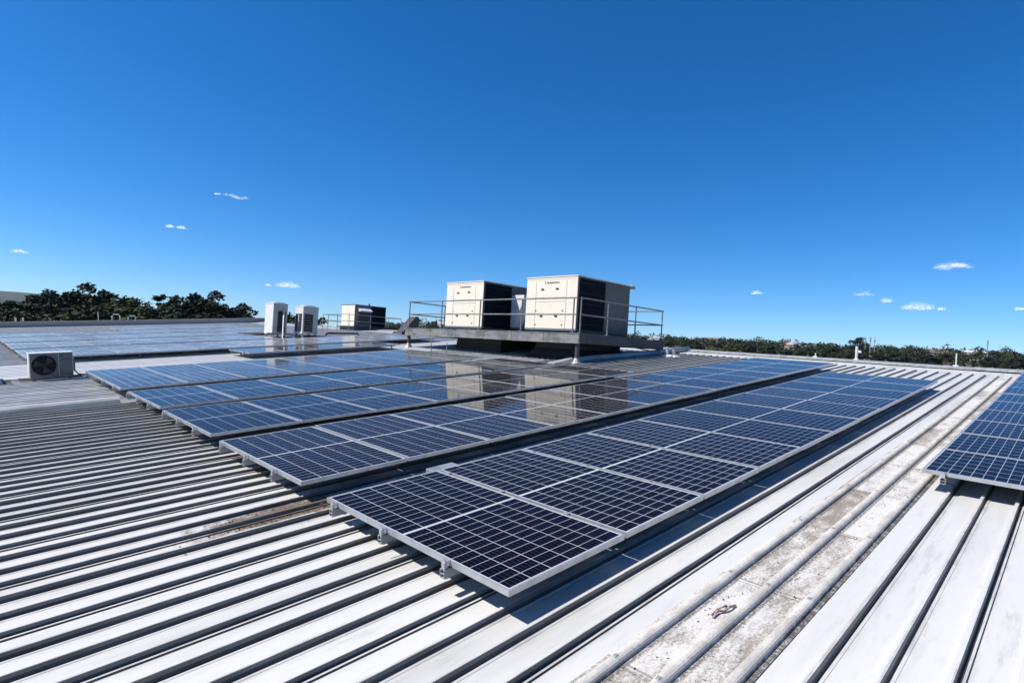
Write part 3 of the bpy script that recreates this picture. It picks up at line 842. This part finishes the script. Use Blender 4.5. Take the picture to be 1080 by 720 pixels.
paths = [[(14.6, 31.6), (14.6, 28.4)], [(14.6, 28.3), (16.0, 28.24), (18.1, 28.24)], [(18.1, 28.3), (18.1, 31.5)], [(14.6, 31.6), (18.1, 31.6)]]
b = MB()
for h in (2.60, 2.22):
    for pth in paths: b.tube([(x, y, h) for x, y in pth], .02, 6)
wp(b.build('rail_bars', M['rail_steel']), gr_, L)
for x, y in ((14.6, 31.6), (14.6, 30.9), (14.6, 29.75), (14.6, 28.35), (15.95, 28.24), (18.1, 28.24), (17.2, 28.24), (18.1, 30), (18.1, 31.6), (16.3, 31.6)):
    b = MB(); b.tube([(x, y, roof_z(min(x, 16.9), y) - .02), (x, y, 2.6)], .02, 6); wp(b.build('post', M['rail_steel']), gr_, L)
r2_ = empty('guard_rail', (18.6, 27.0, 1.7)); L = tuple(r2_.location)
tag(r2_, 'short dark pipe guard rail between the far unit and the platform', 'railing')
b = MB()
for h in (2.55, 2.2): b.tube([(17.6, 25.6, h), (16.6, 23.6, h)], .022, 6)
wp(b.build('rail_bars', M['rail_steel']), r2_, L)
for x, y in ((17.6, 25.6), (17.1, 24.6), (16.6, 23.6)):
    b = MB(); b.tube([(x, y, roof_z(min(x, 16.9), y) - .02), (x, y, 2.55)], .022, 6); wp(b.build('post', M['rail_steel']), r2_, L)
cw = empty('roof_cowl', (14.75, 22.7, roof_z(14.75, 22.7))); L = tuple(cw.location); zr = cw.location.z
b = MB(); b.prism([(14.30, zr - .02), (15.2, zr - .02), (15.35, zr + .85), (15.25, zr + 1.0), (15.05, zr + .98), (14.35, zr + .2)], 1, 22.4, 22.95)
wp(b.build('cowl_body', M['black'], bevel=.03), cw, L)
b = MB(); b.frustum((14.1, 22.2, 15.4, 23.2), (14.25, 22.3, 15.3, 23.05), zr - .05, zr + .18); wp(b.build('cowl_base', M['duct']), cw, L)
tag(cw, 'dark slanted roof cowl beside the left end of the platform', 'cowl')

# ================================================================== small split unit on the left
su = on_roof('outdoor_unit', -.80, 13.35)
tag(su, 'small white air conditioner outdoor unit with one round fan on timber skids', 'air conditioner')
Wd, Dp, Hb, Ht = .74, .30, .075, .60
MB().box(0, .006, Hb, Wd, Dp, Ht - .012).build('casing', M['white_paint'], su, bevel=.012)
MB().box(-.006, -.004, Ht - .012, Wd + .006, Dp + .004, Ht).build('top_lid', M['white_paint'], su, bevel=.004)
MB().box(.02, 0, Hb + .01, Wd * .66, .006, Ht - .02).build('fan_panel', M['shaded_grey_cabinet'], su)
b = MB(); cx, cz, rr = Wd * .335, (Hb + Ht) / 2 + .0, .208
b.tube([(cx, -.008, cz), (cx, 0, cz)], rr, 36); fan = b.build('fan_opening', M['coil'], su)
b = MB()
for q in range(1, 7):
    r_ = rr * q / 6.2
    pts = [(cx + r_ * math.cos(t), -.016, cz + r_ * math.sin(t)) for t in [2 * math.pi * i / 28 for i in range(29)]]
    b.tube(pts, .0035, 5)
for q in range(8):
    t = math.pi * q / 4; b.tube([(cx, -.017, cz), (cx + rr * math.cos(t), -.017, cz + rr * math.sin(t))], .0035, 5)
gq = b.build('fan_grille', M['black']); gq.parent = fan
b = MB()
for q in range(3):
    t = 2 * math.pi * q / 3 + .4
    b.quad([(cx, -.0095, cz), (cx + rr * .85 * math.cos(t), -.0095, cz + rr * .85 * math.sin(t)), (cx + rr * .9 * math.cos(t + .8), -.012, cz + rr * .9 * math.sin(t + .8))])
bl = b.build('fan_blade', M['black']); bl.parent = fan
MB().box(Wd * .67, .001, Hb + .01, Wd - .01, .0062, Ht - .02).build('service_panel', M['shaded_grey_cabinet'], su, bevel=.002)
MB().box(Wd, .1, Hb + .12, Wd + .045, Dp - .03, Hb + .30).build('valve_cover', M['shaded_grey_cabinet'], su, bevel=.01)
b = MB(); b.quad([(Wd * .70, -.001, Ht - .05), (Wd * .80, -.001, Ht - .05), (Wd * .70, -.001, Ht - .105)]); b.build('emblem', M['logo'], su)
text_part('DAIKIN', .052, M['logo'], su, (Wd * .80, -.001, Ht - .165), (R(90), 0, 0), shear=.25, sx=1.0)
for yy in (.03, Dp - .06):
    MB().box(-.16, yy - .02, .041, Wd + .16, yy + .05, Hb - .004).build('skid', M['timber'], su, bevel=.004)
for xx in (.04, Wd - .1):
    MB().box(xx, -.02, Hb - .004, xx + .05, Dp + .02, Hb).build('foot', M['galv'], su)
b = MB(); b.tube([(Wd + .02, .16, Hb + .13), (Wd + .10, .16, Hb + .02), (Wd + .35, .2, .055), (Wd + .8, .28, .05)], .014, 8); b.build('pipe_tail', M['black'], su, smooth=True)
# white hatch corner at the left edge
ht = on_roof('roof_hatch', -1.92, 13.15)
MB().frustum((0, 0, .72, .7), (.1, .08, .62, .62), -.005, .17).build('upstand', M['white_paint'], ht, bevel=.01)
MB().box(.06, .05, .172, .66, .66, .205).build('lid', M['white_paint'], ht, bevel=.012)
MB().box(-.08, -.1, -.002, .84, .82, .025).build('shade_apron', M['duct'], ht)  # dark sheet painting the shade below the hatch
tag(ht, 'low white roof hatch with painted shade around it, left of the small outdoor unit', 'hatch')

# ================================================================== small things along ridge and parapet
def ridge_post(v, h, r, lab, arm):
    p = empty('vent_pipe', W(17.1, v, -.168), (0, 0, 0))
    b = MB(); b.tube([(0, 0, -.05), (0, 0, h)], r, 10); b.build('pipe', M['pipe_white'], p)
    MB().frustum((-.08, -.08, .08, .08), (-.055, -.055, .055, .055), -.03, .03).build('pipe_flange', M['flash'], p)
    if arm:
        b = MB(); b.tube([(0, -r, h * .6), (0, -r - .06, h * .6)], .035, 8); b.tube([(0, -r - .06, h * .52), (0, -r - .06, h * .66)], .03, 8); b.build('side_fitting', M['pipe_white'], p)
    tag(p, lab, 'pipe', 'pipes on the ridge')
ridge_post(2.8, .40, .04, 'white pipe with a side fitting standing on the ridge before the wooded hill', True)
ridge_post(3.92, .13, .02, 'short white pipe stub on the ridge, left of the taller white pipe', False)
ridge_post(.45, .34, .018, 'thin grey pipe on the ridge above the right hand panels', False)
def para_pipe(u, h, lab, loop=False):
    p = empty('parapet_fitting', W(u, 46.43, .165), RE)
    b = MB()
    if loop: b.tube([(0, 0, -.02), (0, 0, h * .7), (.1, 0, h), (.38, 0, h), (.46, 0, h * .75), (.46, 0, -.02)], .035, 8)
    else: b.tube([(0, 0, -.02), (0, 0, h)], .045 if h < .5 else .022, 8)
    b.build('pipe', M['pipe_white'], p)
    MB().box(-.09, -.09, 0.0, .09, .09, .03).build('pipe_base', M['galv'], p)
    tag(p, lab, 'fitting', 'fittings on the far parapet')
para_pipe(1.25, .28, 'short pale pipe on the far parapet, leftmost of two')
para_pipe(1.62, .27, 'short pale pipe on the far parapet, right of its twin')
para_pipe(5.6, .62, 'taller thin pale pipe on the far parapet before the trees')
para_pipe(6.4, .42, 'pale hoop shaped pipe on the far parapet before the trees', True)
para_pipe(7.35, .30, 'flat pale hoop shaped pipe on the far parapet, rightmost of two', True)

# ================================================================== trees
def leaf_cluster(b, c, rad, n, size, rnd, squash=.8):
    for _ in range(n):
        while True:
            d = Vector((rnd.uniform(-1, 1), rnd.uniform(-1, 1), rnd.uniform(-1, 1)))
            if .15 < d.length < 1: break
        d = d * (0.55 + .45 * rnd.random()) / max(d.length, .55)
        p = c + Vector((d.x * rad, d.y * rad, d.z * rad * squash))
        a = Vector((rnd.gauss(0, 1), rnd.gauss(0, 1), rnd.gauss(0, .6))).normalized()
        e = a.cross(Vector((rnd.gauss(0, 1), rnd.gauss(0, 1), rnd.gauss(0, 1)))).normalized()
        s = size * rnd.uniform(.6, 1.35)
        b.quad([p - a * s, p + e * s * .45, p + a * s, p - e * s * .45])
def tree_meshes(seed, H, spread, base, kind, dens=1.0, leaf=.26):
    """trunk and crown meshes for a tree H tall, foot at the origin"""
    rnd = random.Random(seed); t = MB(); c = MB()
    lean = Vector((rnd.uniform(-.06, .06), rnd.uniform(-.06, .06), 1))
    top = lean * H * .8
    t.tube([Vector((0, 0, -.3)), lean * H * .3, lean * H * .55, top], H * .022 + .08, 7, 0, .05)
    ends = []
    nl = {'gum': 12, 'dense': 13, 'sparse': 11, 'round': 14}[kind]
    for i in range(nl):
        f0 = base + (.82 - base) * (i + .3) / nl
        an = i * 2.4 + rnd.uniform(-.5, .5)
        reach = spread * rnd.uniform(.45, 1.0) * (1.0 - .45 * max(0, (f0 - .55) / .45))
        st_ = lean * H * f0 * .96
        en = st_ + Vector((math.cos(an) * reach, math.sin(an) * reach, H * rnd.uniform(.08, .2)))
        md = (st_ + en) / 2 + Vector((0, 0, -H * .02))
        t.tube([st_, md, en], .09, 5, 0, .03); ends.append(en)
        if kind in ('dense', 'round'): ends.append((st_ + en) / 2 + Vector((rnd.uniform(-.6, .6), rnd.uniform(-.6, .6), H * .05)))
    ends.append(top + Vector((0, 0, H * .06)))
    for en in ends:
        rad = spread * {'gum': .31, 'dense': .42, 'sparse': .24, 'round': .44}[kind] * rnd.uniform(.7, 1.2)
        n = int({'gum': 130, 'dense': 150, 'sparse': 60, 'round': 150}[kind] * dens)
        leaf_cluster(c, en + Vector((0, 0, rad * .2)), rad, n, leaf, rnd, .72)
    return t.mesh('trunk', M['bark']), c
TP = {}
specs = [('gum', 1, 12, 3.0, .42, 'leaf_dark'), ('dense', 2, 12, 3.3, .22, 'leaf_dark'), ('round', 3, 11, 3.4, .18, 'leaf_olive'), ('gum', 4, 13, 2.6, .45, 'leaf_dark'),
         ('sparse', 5, 14, 2.2, .76, 'leaf_dark'), ('dense', 6, 11, 3.0, .16, 'leaf_olive'), ('gum', 7, 12, 3.4, .36, 'leaf_dark')]
for i, (kind, seed, H, sp, ba, mt) in enumerate(specs):
    tm, cm = tree_meshes(seed, H, sp, ba, kind)
    zs = max(v[2] for v in cm.v)
    TP[i] = (kind, tm, cm.mesh('crown', M[mt]), zs)
def tree(i, x, y, top, label, group, zbase=None, wid=1.0, rz=None):
    kind, tm, cm, zs = TP[i]
    zb = terrain_z(x, y) if zbase is None else zbase
    s = (top - zb) / zs
    r_ = empty('tree', (x, y, zb), (0, 0, rz if rz is not None else (x * 7.3 + y * 3.1) % 6.28)); r_.scale = (s * wid, s * wid, s)
    for nm, me in (('trunk', tm), ('crown', cm)):
        o = bpy.data.objects.new(nm, me); COL.objects.link(o); o.parent = r_
    tag(r_, label, 'tree', group)
    return r_
LT = [(0.6, 92.9, 3.2, 1), (2.6, 85.8, 3.6, 0), (4.2, 97.7, 3.6, 6), (5.0, 89.7, 3.3, 1), (6.7, 95.5, 5.4, 3), (7.6, 87.4, 4.9, 0), (10.2, 100.2, 5.2, 6), (10.2, 89.1, 5.4, 1),
      (10.4, 83.0, 4.8, 6), (12.5, 90.8, 6.5, 3), (13.0, 84.6, 4.8, 2), (16.0, 95.3, 5.1, 1), (15.9, 89.2, 5.1, 2), (15.8, 82.1, 4.1, 5), (18.9, 90.6, 3.3, 6), (22.2, 99.1, 6.6, 4),
      (20.7, 87.1, 3.0, 0), (23.4, 92.6, 3.2, 5), (22.1, 84.6, 5.5, 1), (24.3, 88.2, 7.0, 3), (23.8, 82.0, 5.3, 1), (27.7, 90.2, 5.3, 1), (27.3, 85.1, 5.4, 3), (39.5, 110.5, 4.6, 0),
      (44.1, 119.5, 5.0, 6), (46.7, 105.4, 5.6, 1), (45.6, 99.3, 5.4, 0), (50.2, 106.0, 5.0, 3)]
kw = {'gum': 'tall dark gum tree', 'dense': 'dark bushy tree', 'round': 'olive green tree', 'sparse': 'slim tree with small open crown'}
def spot(x):
    return ('at the far left edge' if x < 3 else 'left of the small outdoor unit' if x < 6 else 'behind the small outdoor unit' if x < 10.5 else 'right of the small outdoor unit' if x < 14
            else 'mid left tree line' if x < 19.5 else 'near the lone high crown' if x < 23 else 'ending the left tree line' if x < 32 else 'behind the tall condensers')
cnt = {}
labs = []
for x, y, z, i in LT:
    kk = (kw[TP[i][0]], spot(x)); cnt[kk] = cnt.get(kk, 0) + 1
    labs.append((kk, cnt[kk]))
for (x, y, z, i), (kk, q) in zip(LT, labs):
    extra = '' if cnt[kk] == 1 else (', the ' + ['nearest the left', 'next to the right', 'third along', 'fourth along', 'fifth along'][q - 1])
    tree(i, x, y, z, f'{kk[0]} {kk[1]}{extra}', 'trees beyond the left parapet', wid=1.05)
L2 = [(2.6, 77.8, 2.2, 5), (4.3, 75.7, 2.4, 2), (6.4, 79.5, 2.8, 1), (8.1, 76.3, 3.0, 5), (10.9, 76.9, 3.5, 2), (12.6, 74.6, 3.4, 2), (15.7, 78.0, 3.0, 1), (17.3, 75.6, 3.0, 5), (19.7, 73.9, 3.4, 1),
      (22.8, 76.1, 3.4, 5), (25.5, 79.0, 3.2, 1), (0.2, 76, 2.0, 1), (29.0, 84.0, 2.6, 2), (32.0, 92.0, 2.4, 1), (35.5, 97.0, 2.4, 5), (38.0, 100.0, 2.6, 1), (14.2, 73.5, 2.4, 5), (-2.5, 80, 2.4, 2)]
for n_, (x, y, z, i) in enumerate(sorted(L2)):
    tree(i, x, y, z, f'low bushy tree in front of the left tree line, {ORD[n_ + 1] if n_ + 1 < len(ORD) else ["", "fifteenth", "sixteenth", "seventeenth", "eighteenth"][n_ - 13]} from the left', 'low trees beyond the left parapet', wid=1.35)

# far suburb: tree variants seen small, one mesh each
FP = []
for i in range(5):
    kind = ['round', 'dense', 'gum', 'round', 'gum'][i]
    tm, cm = tree_meshes(40 + i, 9.5, 3.4 if kind != 'gum' else 2.8, .2 if kind != 'gum' else .35, kind, .55, .55)
    zs = max(v[2] for v in cm.v)
    n0 = len(cm.v)
    FP.append((cm, tm, zs))
FM = []
for cm, tm, zs in FP:
    b = cm; base = len(b.v)
    for v in tm.vertices: b.v.append(tuple(v.co))
    for p in tm.polygons: b.f.append(tuple(base + q for q in p.vertices)); b.mi.append(1)
    FM.append((b.mesh('far_tree', [M['leaf_far'], M['bark']]), zs))
rt = random.Random(21)
def polar(be, r): return CAM.x + r * math.cos(R(be)), CAM.y + r * math.sin(R(be))
spots_used = []
houses = []
rh = random.Random(77)
for q in range(38):
    be = rh.uniform(3, 33) if q < 33 else rh.uniform(34, 60); r = rh.uniform(470, 700)
    houses.append((be, r))
far = []
for q in range(2400):
    be = rt.uniform(-3, 64); r = 150 + 560 * math.sqrt(rt.random())
    x, y = polar(be, r)
    if any((x - a) ** 2 + (y - c) ** 2 < d * d for a, c, d in spots_used): continue
    bad = False
    for hb, hr in houses:
        hx, hy = polar(hb, hr)
        rad = math.hypot(hx - CAM.x, hy - CAM.y)
        # keep the view of each house front a little open
        if abs(be - hb) < math.degrees(7.0 / rad) and -4 < hr - r + 8 < 44: bad = True; break
    if bad: continue
    spots_used.append((x, y, 5.5 + r / 120)); far.append((be, r, x, y))
far.sort(key=lambda t: t[1])
n_ind = 0
rest = MB()
for q, (be, r, x, y) in enumerate(far):
    me, zs = FM[rt.randrange(5)]
    h = rt.uniform(5.5, 9.5) * (1.0 if r > 300 else .8)
    zb = terrain_z(x, y)
    if be > 64: continue
    if n_ind < 285:
        o = bpy.data.objects.new('far_tree', me); COL.objects.link(o); o.location = (x, y, zb)
        s = h / zs; w_ = s * rt.uniform(1.0, 1.55); o.scale = (w_, w_, s); o.rotation_euler = (0, 0, rt.uniform(0, 6.28))
        tag(o, 'small dark green tree among many on the wooded suburban hillside beyond the ridge', 'tree', 'trees on the far hillside')
        n_ind += 1
    else:
        rnd = random.Random(q)
        for _ in range(3):
            leaf_cluster(rest, Vector((x + rnd.uniform(-2.5, 2.5), y + rnd.uniform(-2.5, 2.5), zb + h * rnd.uniform(.45, .8))), h * .42, 40, 1.0, rnd, .85)
# the mass of canopy on the crest of the hill
for q in range(900):
    be = rt.uniform(-3, 66); r = rt.uniform(560, 760); x, y = polar(be, r); zb = terrain_z(x, y); rnd = random.Random(q + 5000)
    h = rnd.choice((3.5, 4.5, 5, 6, 7, 8.5, 11))
    for _ in range(2):
        leaf_cluster(rest, Vector((x + rnd.uniform(-3, 3), y + rnd.uniform(-3, 3), zb + h * rnd.uniform(.4, .8))), h * .46, 44, 1.1, rnd, .85)
if rest.f:
    o = rest.build('woodland', M['leaf_far']); tag(o, 'continuous dark tree canopy along the crest of the far hillside', 'woodland', kind='stuff')
# single larger trees
b_ = [(161.3, 73.4, 6.4, 2, 'large rounded olive tree standing above the ridge between platform and front rows', 1.5),
      (432, 108, 22.0, 1, 'large dark tree on the hill crest beside the twin masts', 1.3), (120, 86, 3.6, 0, 'dark tree just right of the platform handrail', 1.2),
      (150, 96, 4.6, 1, 'bushy dark tree low behind the right platform corner', 1.4), (140, 78, 3.2, 6, 'dark clumped tree low on the ridge line right of the platform', 1.4)]
for x, y, z, i, lab, wd_ in b_: tree(i, x, y, z, lab, 'larger trees beyond the ridge', wid=wd_)

# houses on the hill
def house(be, r, n):
    x, y = polar(be, r); zb = terrain_z(x, y) + 2.2
    rnd = random.Random(n * 13 + 5)
    L, Wd_, h = rnd.uniform(9, 15), rnd.uniform(7, 9), rnd.uniform(2.8, 5.2)
    tin = rnd.random() < .8
    o = empty('house', (x, y, zb), (0, 0, R(be) + rnd.uniform(-.7, .7) + (math.pi / 2 if rnd.random() < .6 else 0)))
    MB().box(-L / 2, -Wd_ / 2, -3, L / 2, Wd_ / 2, h).build('wall', M['brick'], o)
    e = .5; p = rnd.uniform(1.4, 2.3)
    b = MB(); b.prism([(-Wd_ / 2 - e, h - .1), (Wd_ / 2 + e, h - .1), (Wd_ / 2 + e, h + .08), (0, h + p), (-Wd_ / 2 - e, h + .08)], 0, -L / 2 - e, L / 2 + e)
    b.build('roof', M['tinroof'] if tin else M['tile'], o)
    for s in (-1, 1):
        for k in range(3):
            xx = -L / 2 + L * (k + .5) / 3
            MB().box(xx - .7, s * (Wd_ / 2 + .02) - .03, .9, xx + .7, s * (Wd_ / 2 + .02) + .03, 2.2).build('window', M['window'], o)
        yy = 0
        MB().box(s * (L / 2 + .02) - .03, yy - .8, .9, s * (L / 2 + .02) + .03, yy + .8, 2.2).build('window', M['window'], o)
    tag(o, f'{"pale tin" if tin else "red tiled"} roofed house half hidden among trees on the far hillside', 'house', f'{"pale tin" if tin else "red tiled"} roofed houses on the far hillside')
for n_, (be, r) in enumerate(houses): house(be, r, n_)

# masts
def mast(x, y, top, lab, arms):
    zb = terrain_z(x, y); H = top - zb
    o = empty('radio_mast', (x, y, zb))
    MB().tube([(0, 0, -.5), (0, 0, H)], .32, 6, 0, .16).build('pole', M['mast'], o)
    b = MB()
    for k in range(arms): b.box(-.7, -.25, H * (.80 + .09 * k), .7, .25, H * (.80 + .09 * k) + 1.0)
    b.build('antenna', M['mast'], o)
    tag(o, lab, 'mast', 'masts on the far hill')
mast(406.0, 96.9, 20.6, 'thin radio mast on the hill crest, leftmost of the close three', 1)
mast(406.8, 94.4, 21.3, 'thin radio mast on the hill crest, middle of the close three', 2)
mast(407.2, 92.2, 21.0, 'thin radio mast on the hill crest, rightmost of the close three', 1)
mast(415.9, 38.9, 21.6, 'lone thin radio mast on the far right of the hill', 2)
mast(400, 245, 17.0, 'thin radio mast just right of the platform handrail', 1)

# ================================================================== clouds
cm_ = NT('cloud_white')
tr = cm_.n('ShaderNodeBsdfTranslucent'); tr.inputs['Color'].default_value = (.66, .66, .67, 1)
df = cm_.n('ShaderNodeBsdfDiffuse'); df.inputs['Color'].default_value = (.66, .66, .67, 1)
mx = cm_.n('ShaderNodeAddShader'); cm_.l(df.outputs[0], mx.inputs[0]); cm_.l(tr.outputs[0], mx.inputs[1])
cm_.l(mx.outputs[0], cm_.t.nodes['Material Output'].inputs['Surface'])
def cloud(x, y, z, w, h, seed, lab, dens=1.0, wisp=False):
    rnd = random.Random(seed); b = MB()
    d = (Vector((x, y, 0)) - Vector((CAM.x, CAM.y, 0))).normalized(); side = Vector((d.y, -d.x, 0))
    if wisp: puffs = [(side * w * (t - .5) + Vector((0, 0, h * (.18 * math.sin(t * 9 + seed) + rnd.uniform(-.22, .22)))), h * rnd.choice((.08, .18, .36, .42))) for t in [i / 16 + rnd.uniform(-.03, .03) for i in range(17)]]
    else:
        puffs = []
        for i in range(9):
            t = (i + rnd.uniform(.1, .9)) / 9 - .5; env = (1 - (2 * t) ** 2)
            puffs.append((side * w * t + d * rnd.uniform(-.2, .2) * w + Vector((0, 0, h * (-.15 + .4 * env * rnd.uniform(.0, 1)))), h * (.22 + .34 * env)))
    tot = sum(q[1] ** 2 for q in puffs)
    N = int((1200 if w > 120 else 420) * dens)
    for p, r_ in puffs:
        for _ in range(int(N * r_ * r_ / tot)):
            dd = Vector((rnd.gauss(0, .6), rnd.gauss(0, .6), rnd.gauss(0, .5))) * r_
            dd = dd + side * rnd.gauss(0, .6) * r_
            if dd.z < -.45 * r_: dd.z *= .5
            c = p + dd; s = rnd.uniform(1.0, 2.2)
            a = Vector((rnd.gauss(0, 1), rnd.gauss(0, 1), rnd.gauss(0, 1))).normalized(); e = a.orthogonal().normalized(); f = a.cross(e)
            b.quad([c + e * s, c + f * s, c - e * s, c - f * s])
    o = b.build('cloud', cm_.m); o.location = (x, y, z)
    tag(o, lab, 'cloud', 'small clouds in the blue sky'); return o
CL = [(1237, 3801, 838, 240, 26, 'thin wispy white cloud streak, highest one above the left trees', .38, True), (927, 3889, 598, 45, 20, 'tiny white cloud puff, left one of a close pair', .6, False),
      (984, 3875, 601, 51, 20, 'tiny white cloud puff, right one of a close pair', .6, False), (262, 3989, 351, 95, 22, 'small flat white cloud at the far left edge', .7, False),
      (1567, 3677, 315, 172, 52, 'small heaped white cloud above the tall condensers', 1, False), (1462, 3720, 304, 36, 15, 'tiny faint cloud wisp beside the heaped cloud', .5, False),
      (3959, 557, 596, 215, 40, 'flat bright white cloud, highest one on the right', 1, False), (3936, 701, 368, 195, 52, 'largest white cloud low over the right hillside', 1, False),
      (3953, 593, 358, 42, 18, 'tiny white cloud just right of the largest low cloud', .5, False), (3880, 962, 441, 147, 26, 'faint flat white cloud left of the low right clouds', .6, False),
      (3906, 849, 405, 61, 36, 'small round white cloud between two flat ones on the right', .7, False), (3696, 1522, 444, 73, 28, 'small lone white cloud right of the platform', .8, False),
      (3989, 269, 360, 50, 18, 'faint cloud scrap at the far right edge', .5, False)]
for n_, (x, y, z, w_, h_, lab, dn, wi) in enumerate(CL): cloud(x, y, z, w_ * .74, h_ * .8, 300 + n_, lab, dn, wi)

# ================================================================== the air
hz = MB(); hz.box(-9000, -9000, -14, 9000, 9000, 232)
hzm = bpy.data.materials.new('pale_air'); hzm.use_nodes = True; t_ = hzm.node_tree; t_.nodes.clear()
pv = t_.nodes.new('ShaderNodeVolumePrincipled'); pv.inputs['Density'].default_value = 2.5e-5
pv.inputs['Color'].default_value = (.62, .80, 1.0, 1); pv.inputs['Anisotropy'].default_value = .0
ou = t_.nodes.new('ShaderNodeOutputMaterial'); t_.links.new(pv.outputs[0], ou.inputs['Volume'])
tag(hz.build('haze', hzm), kind='stuff')
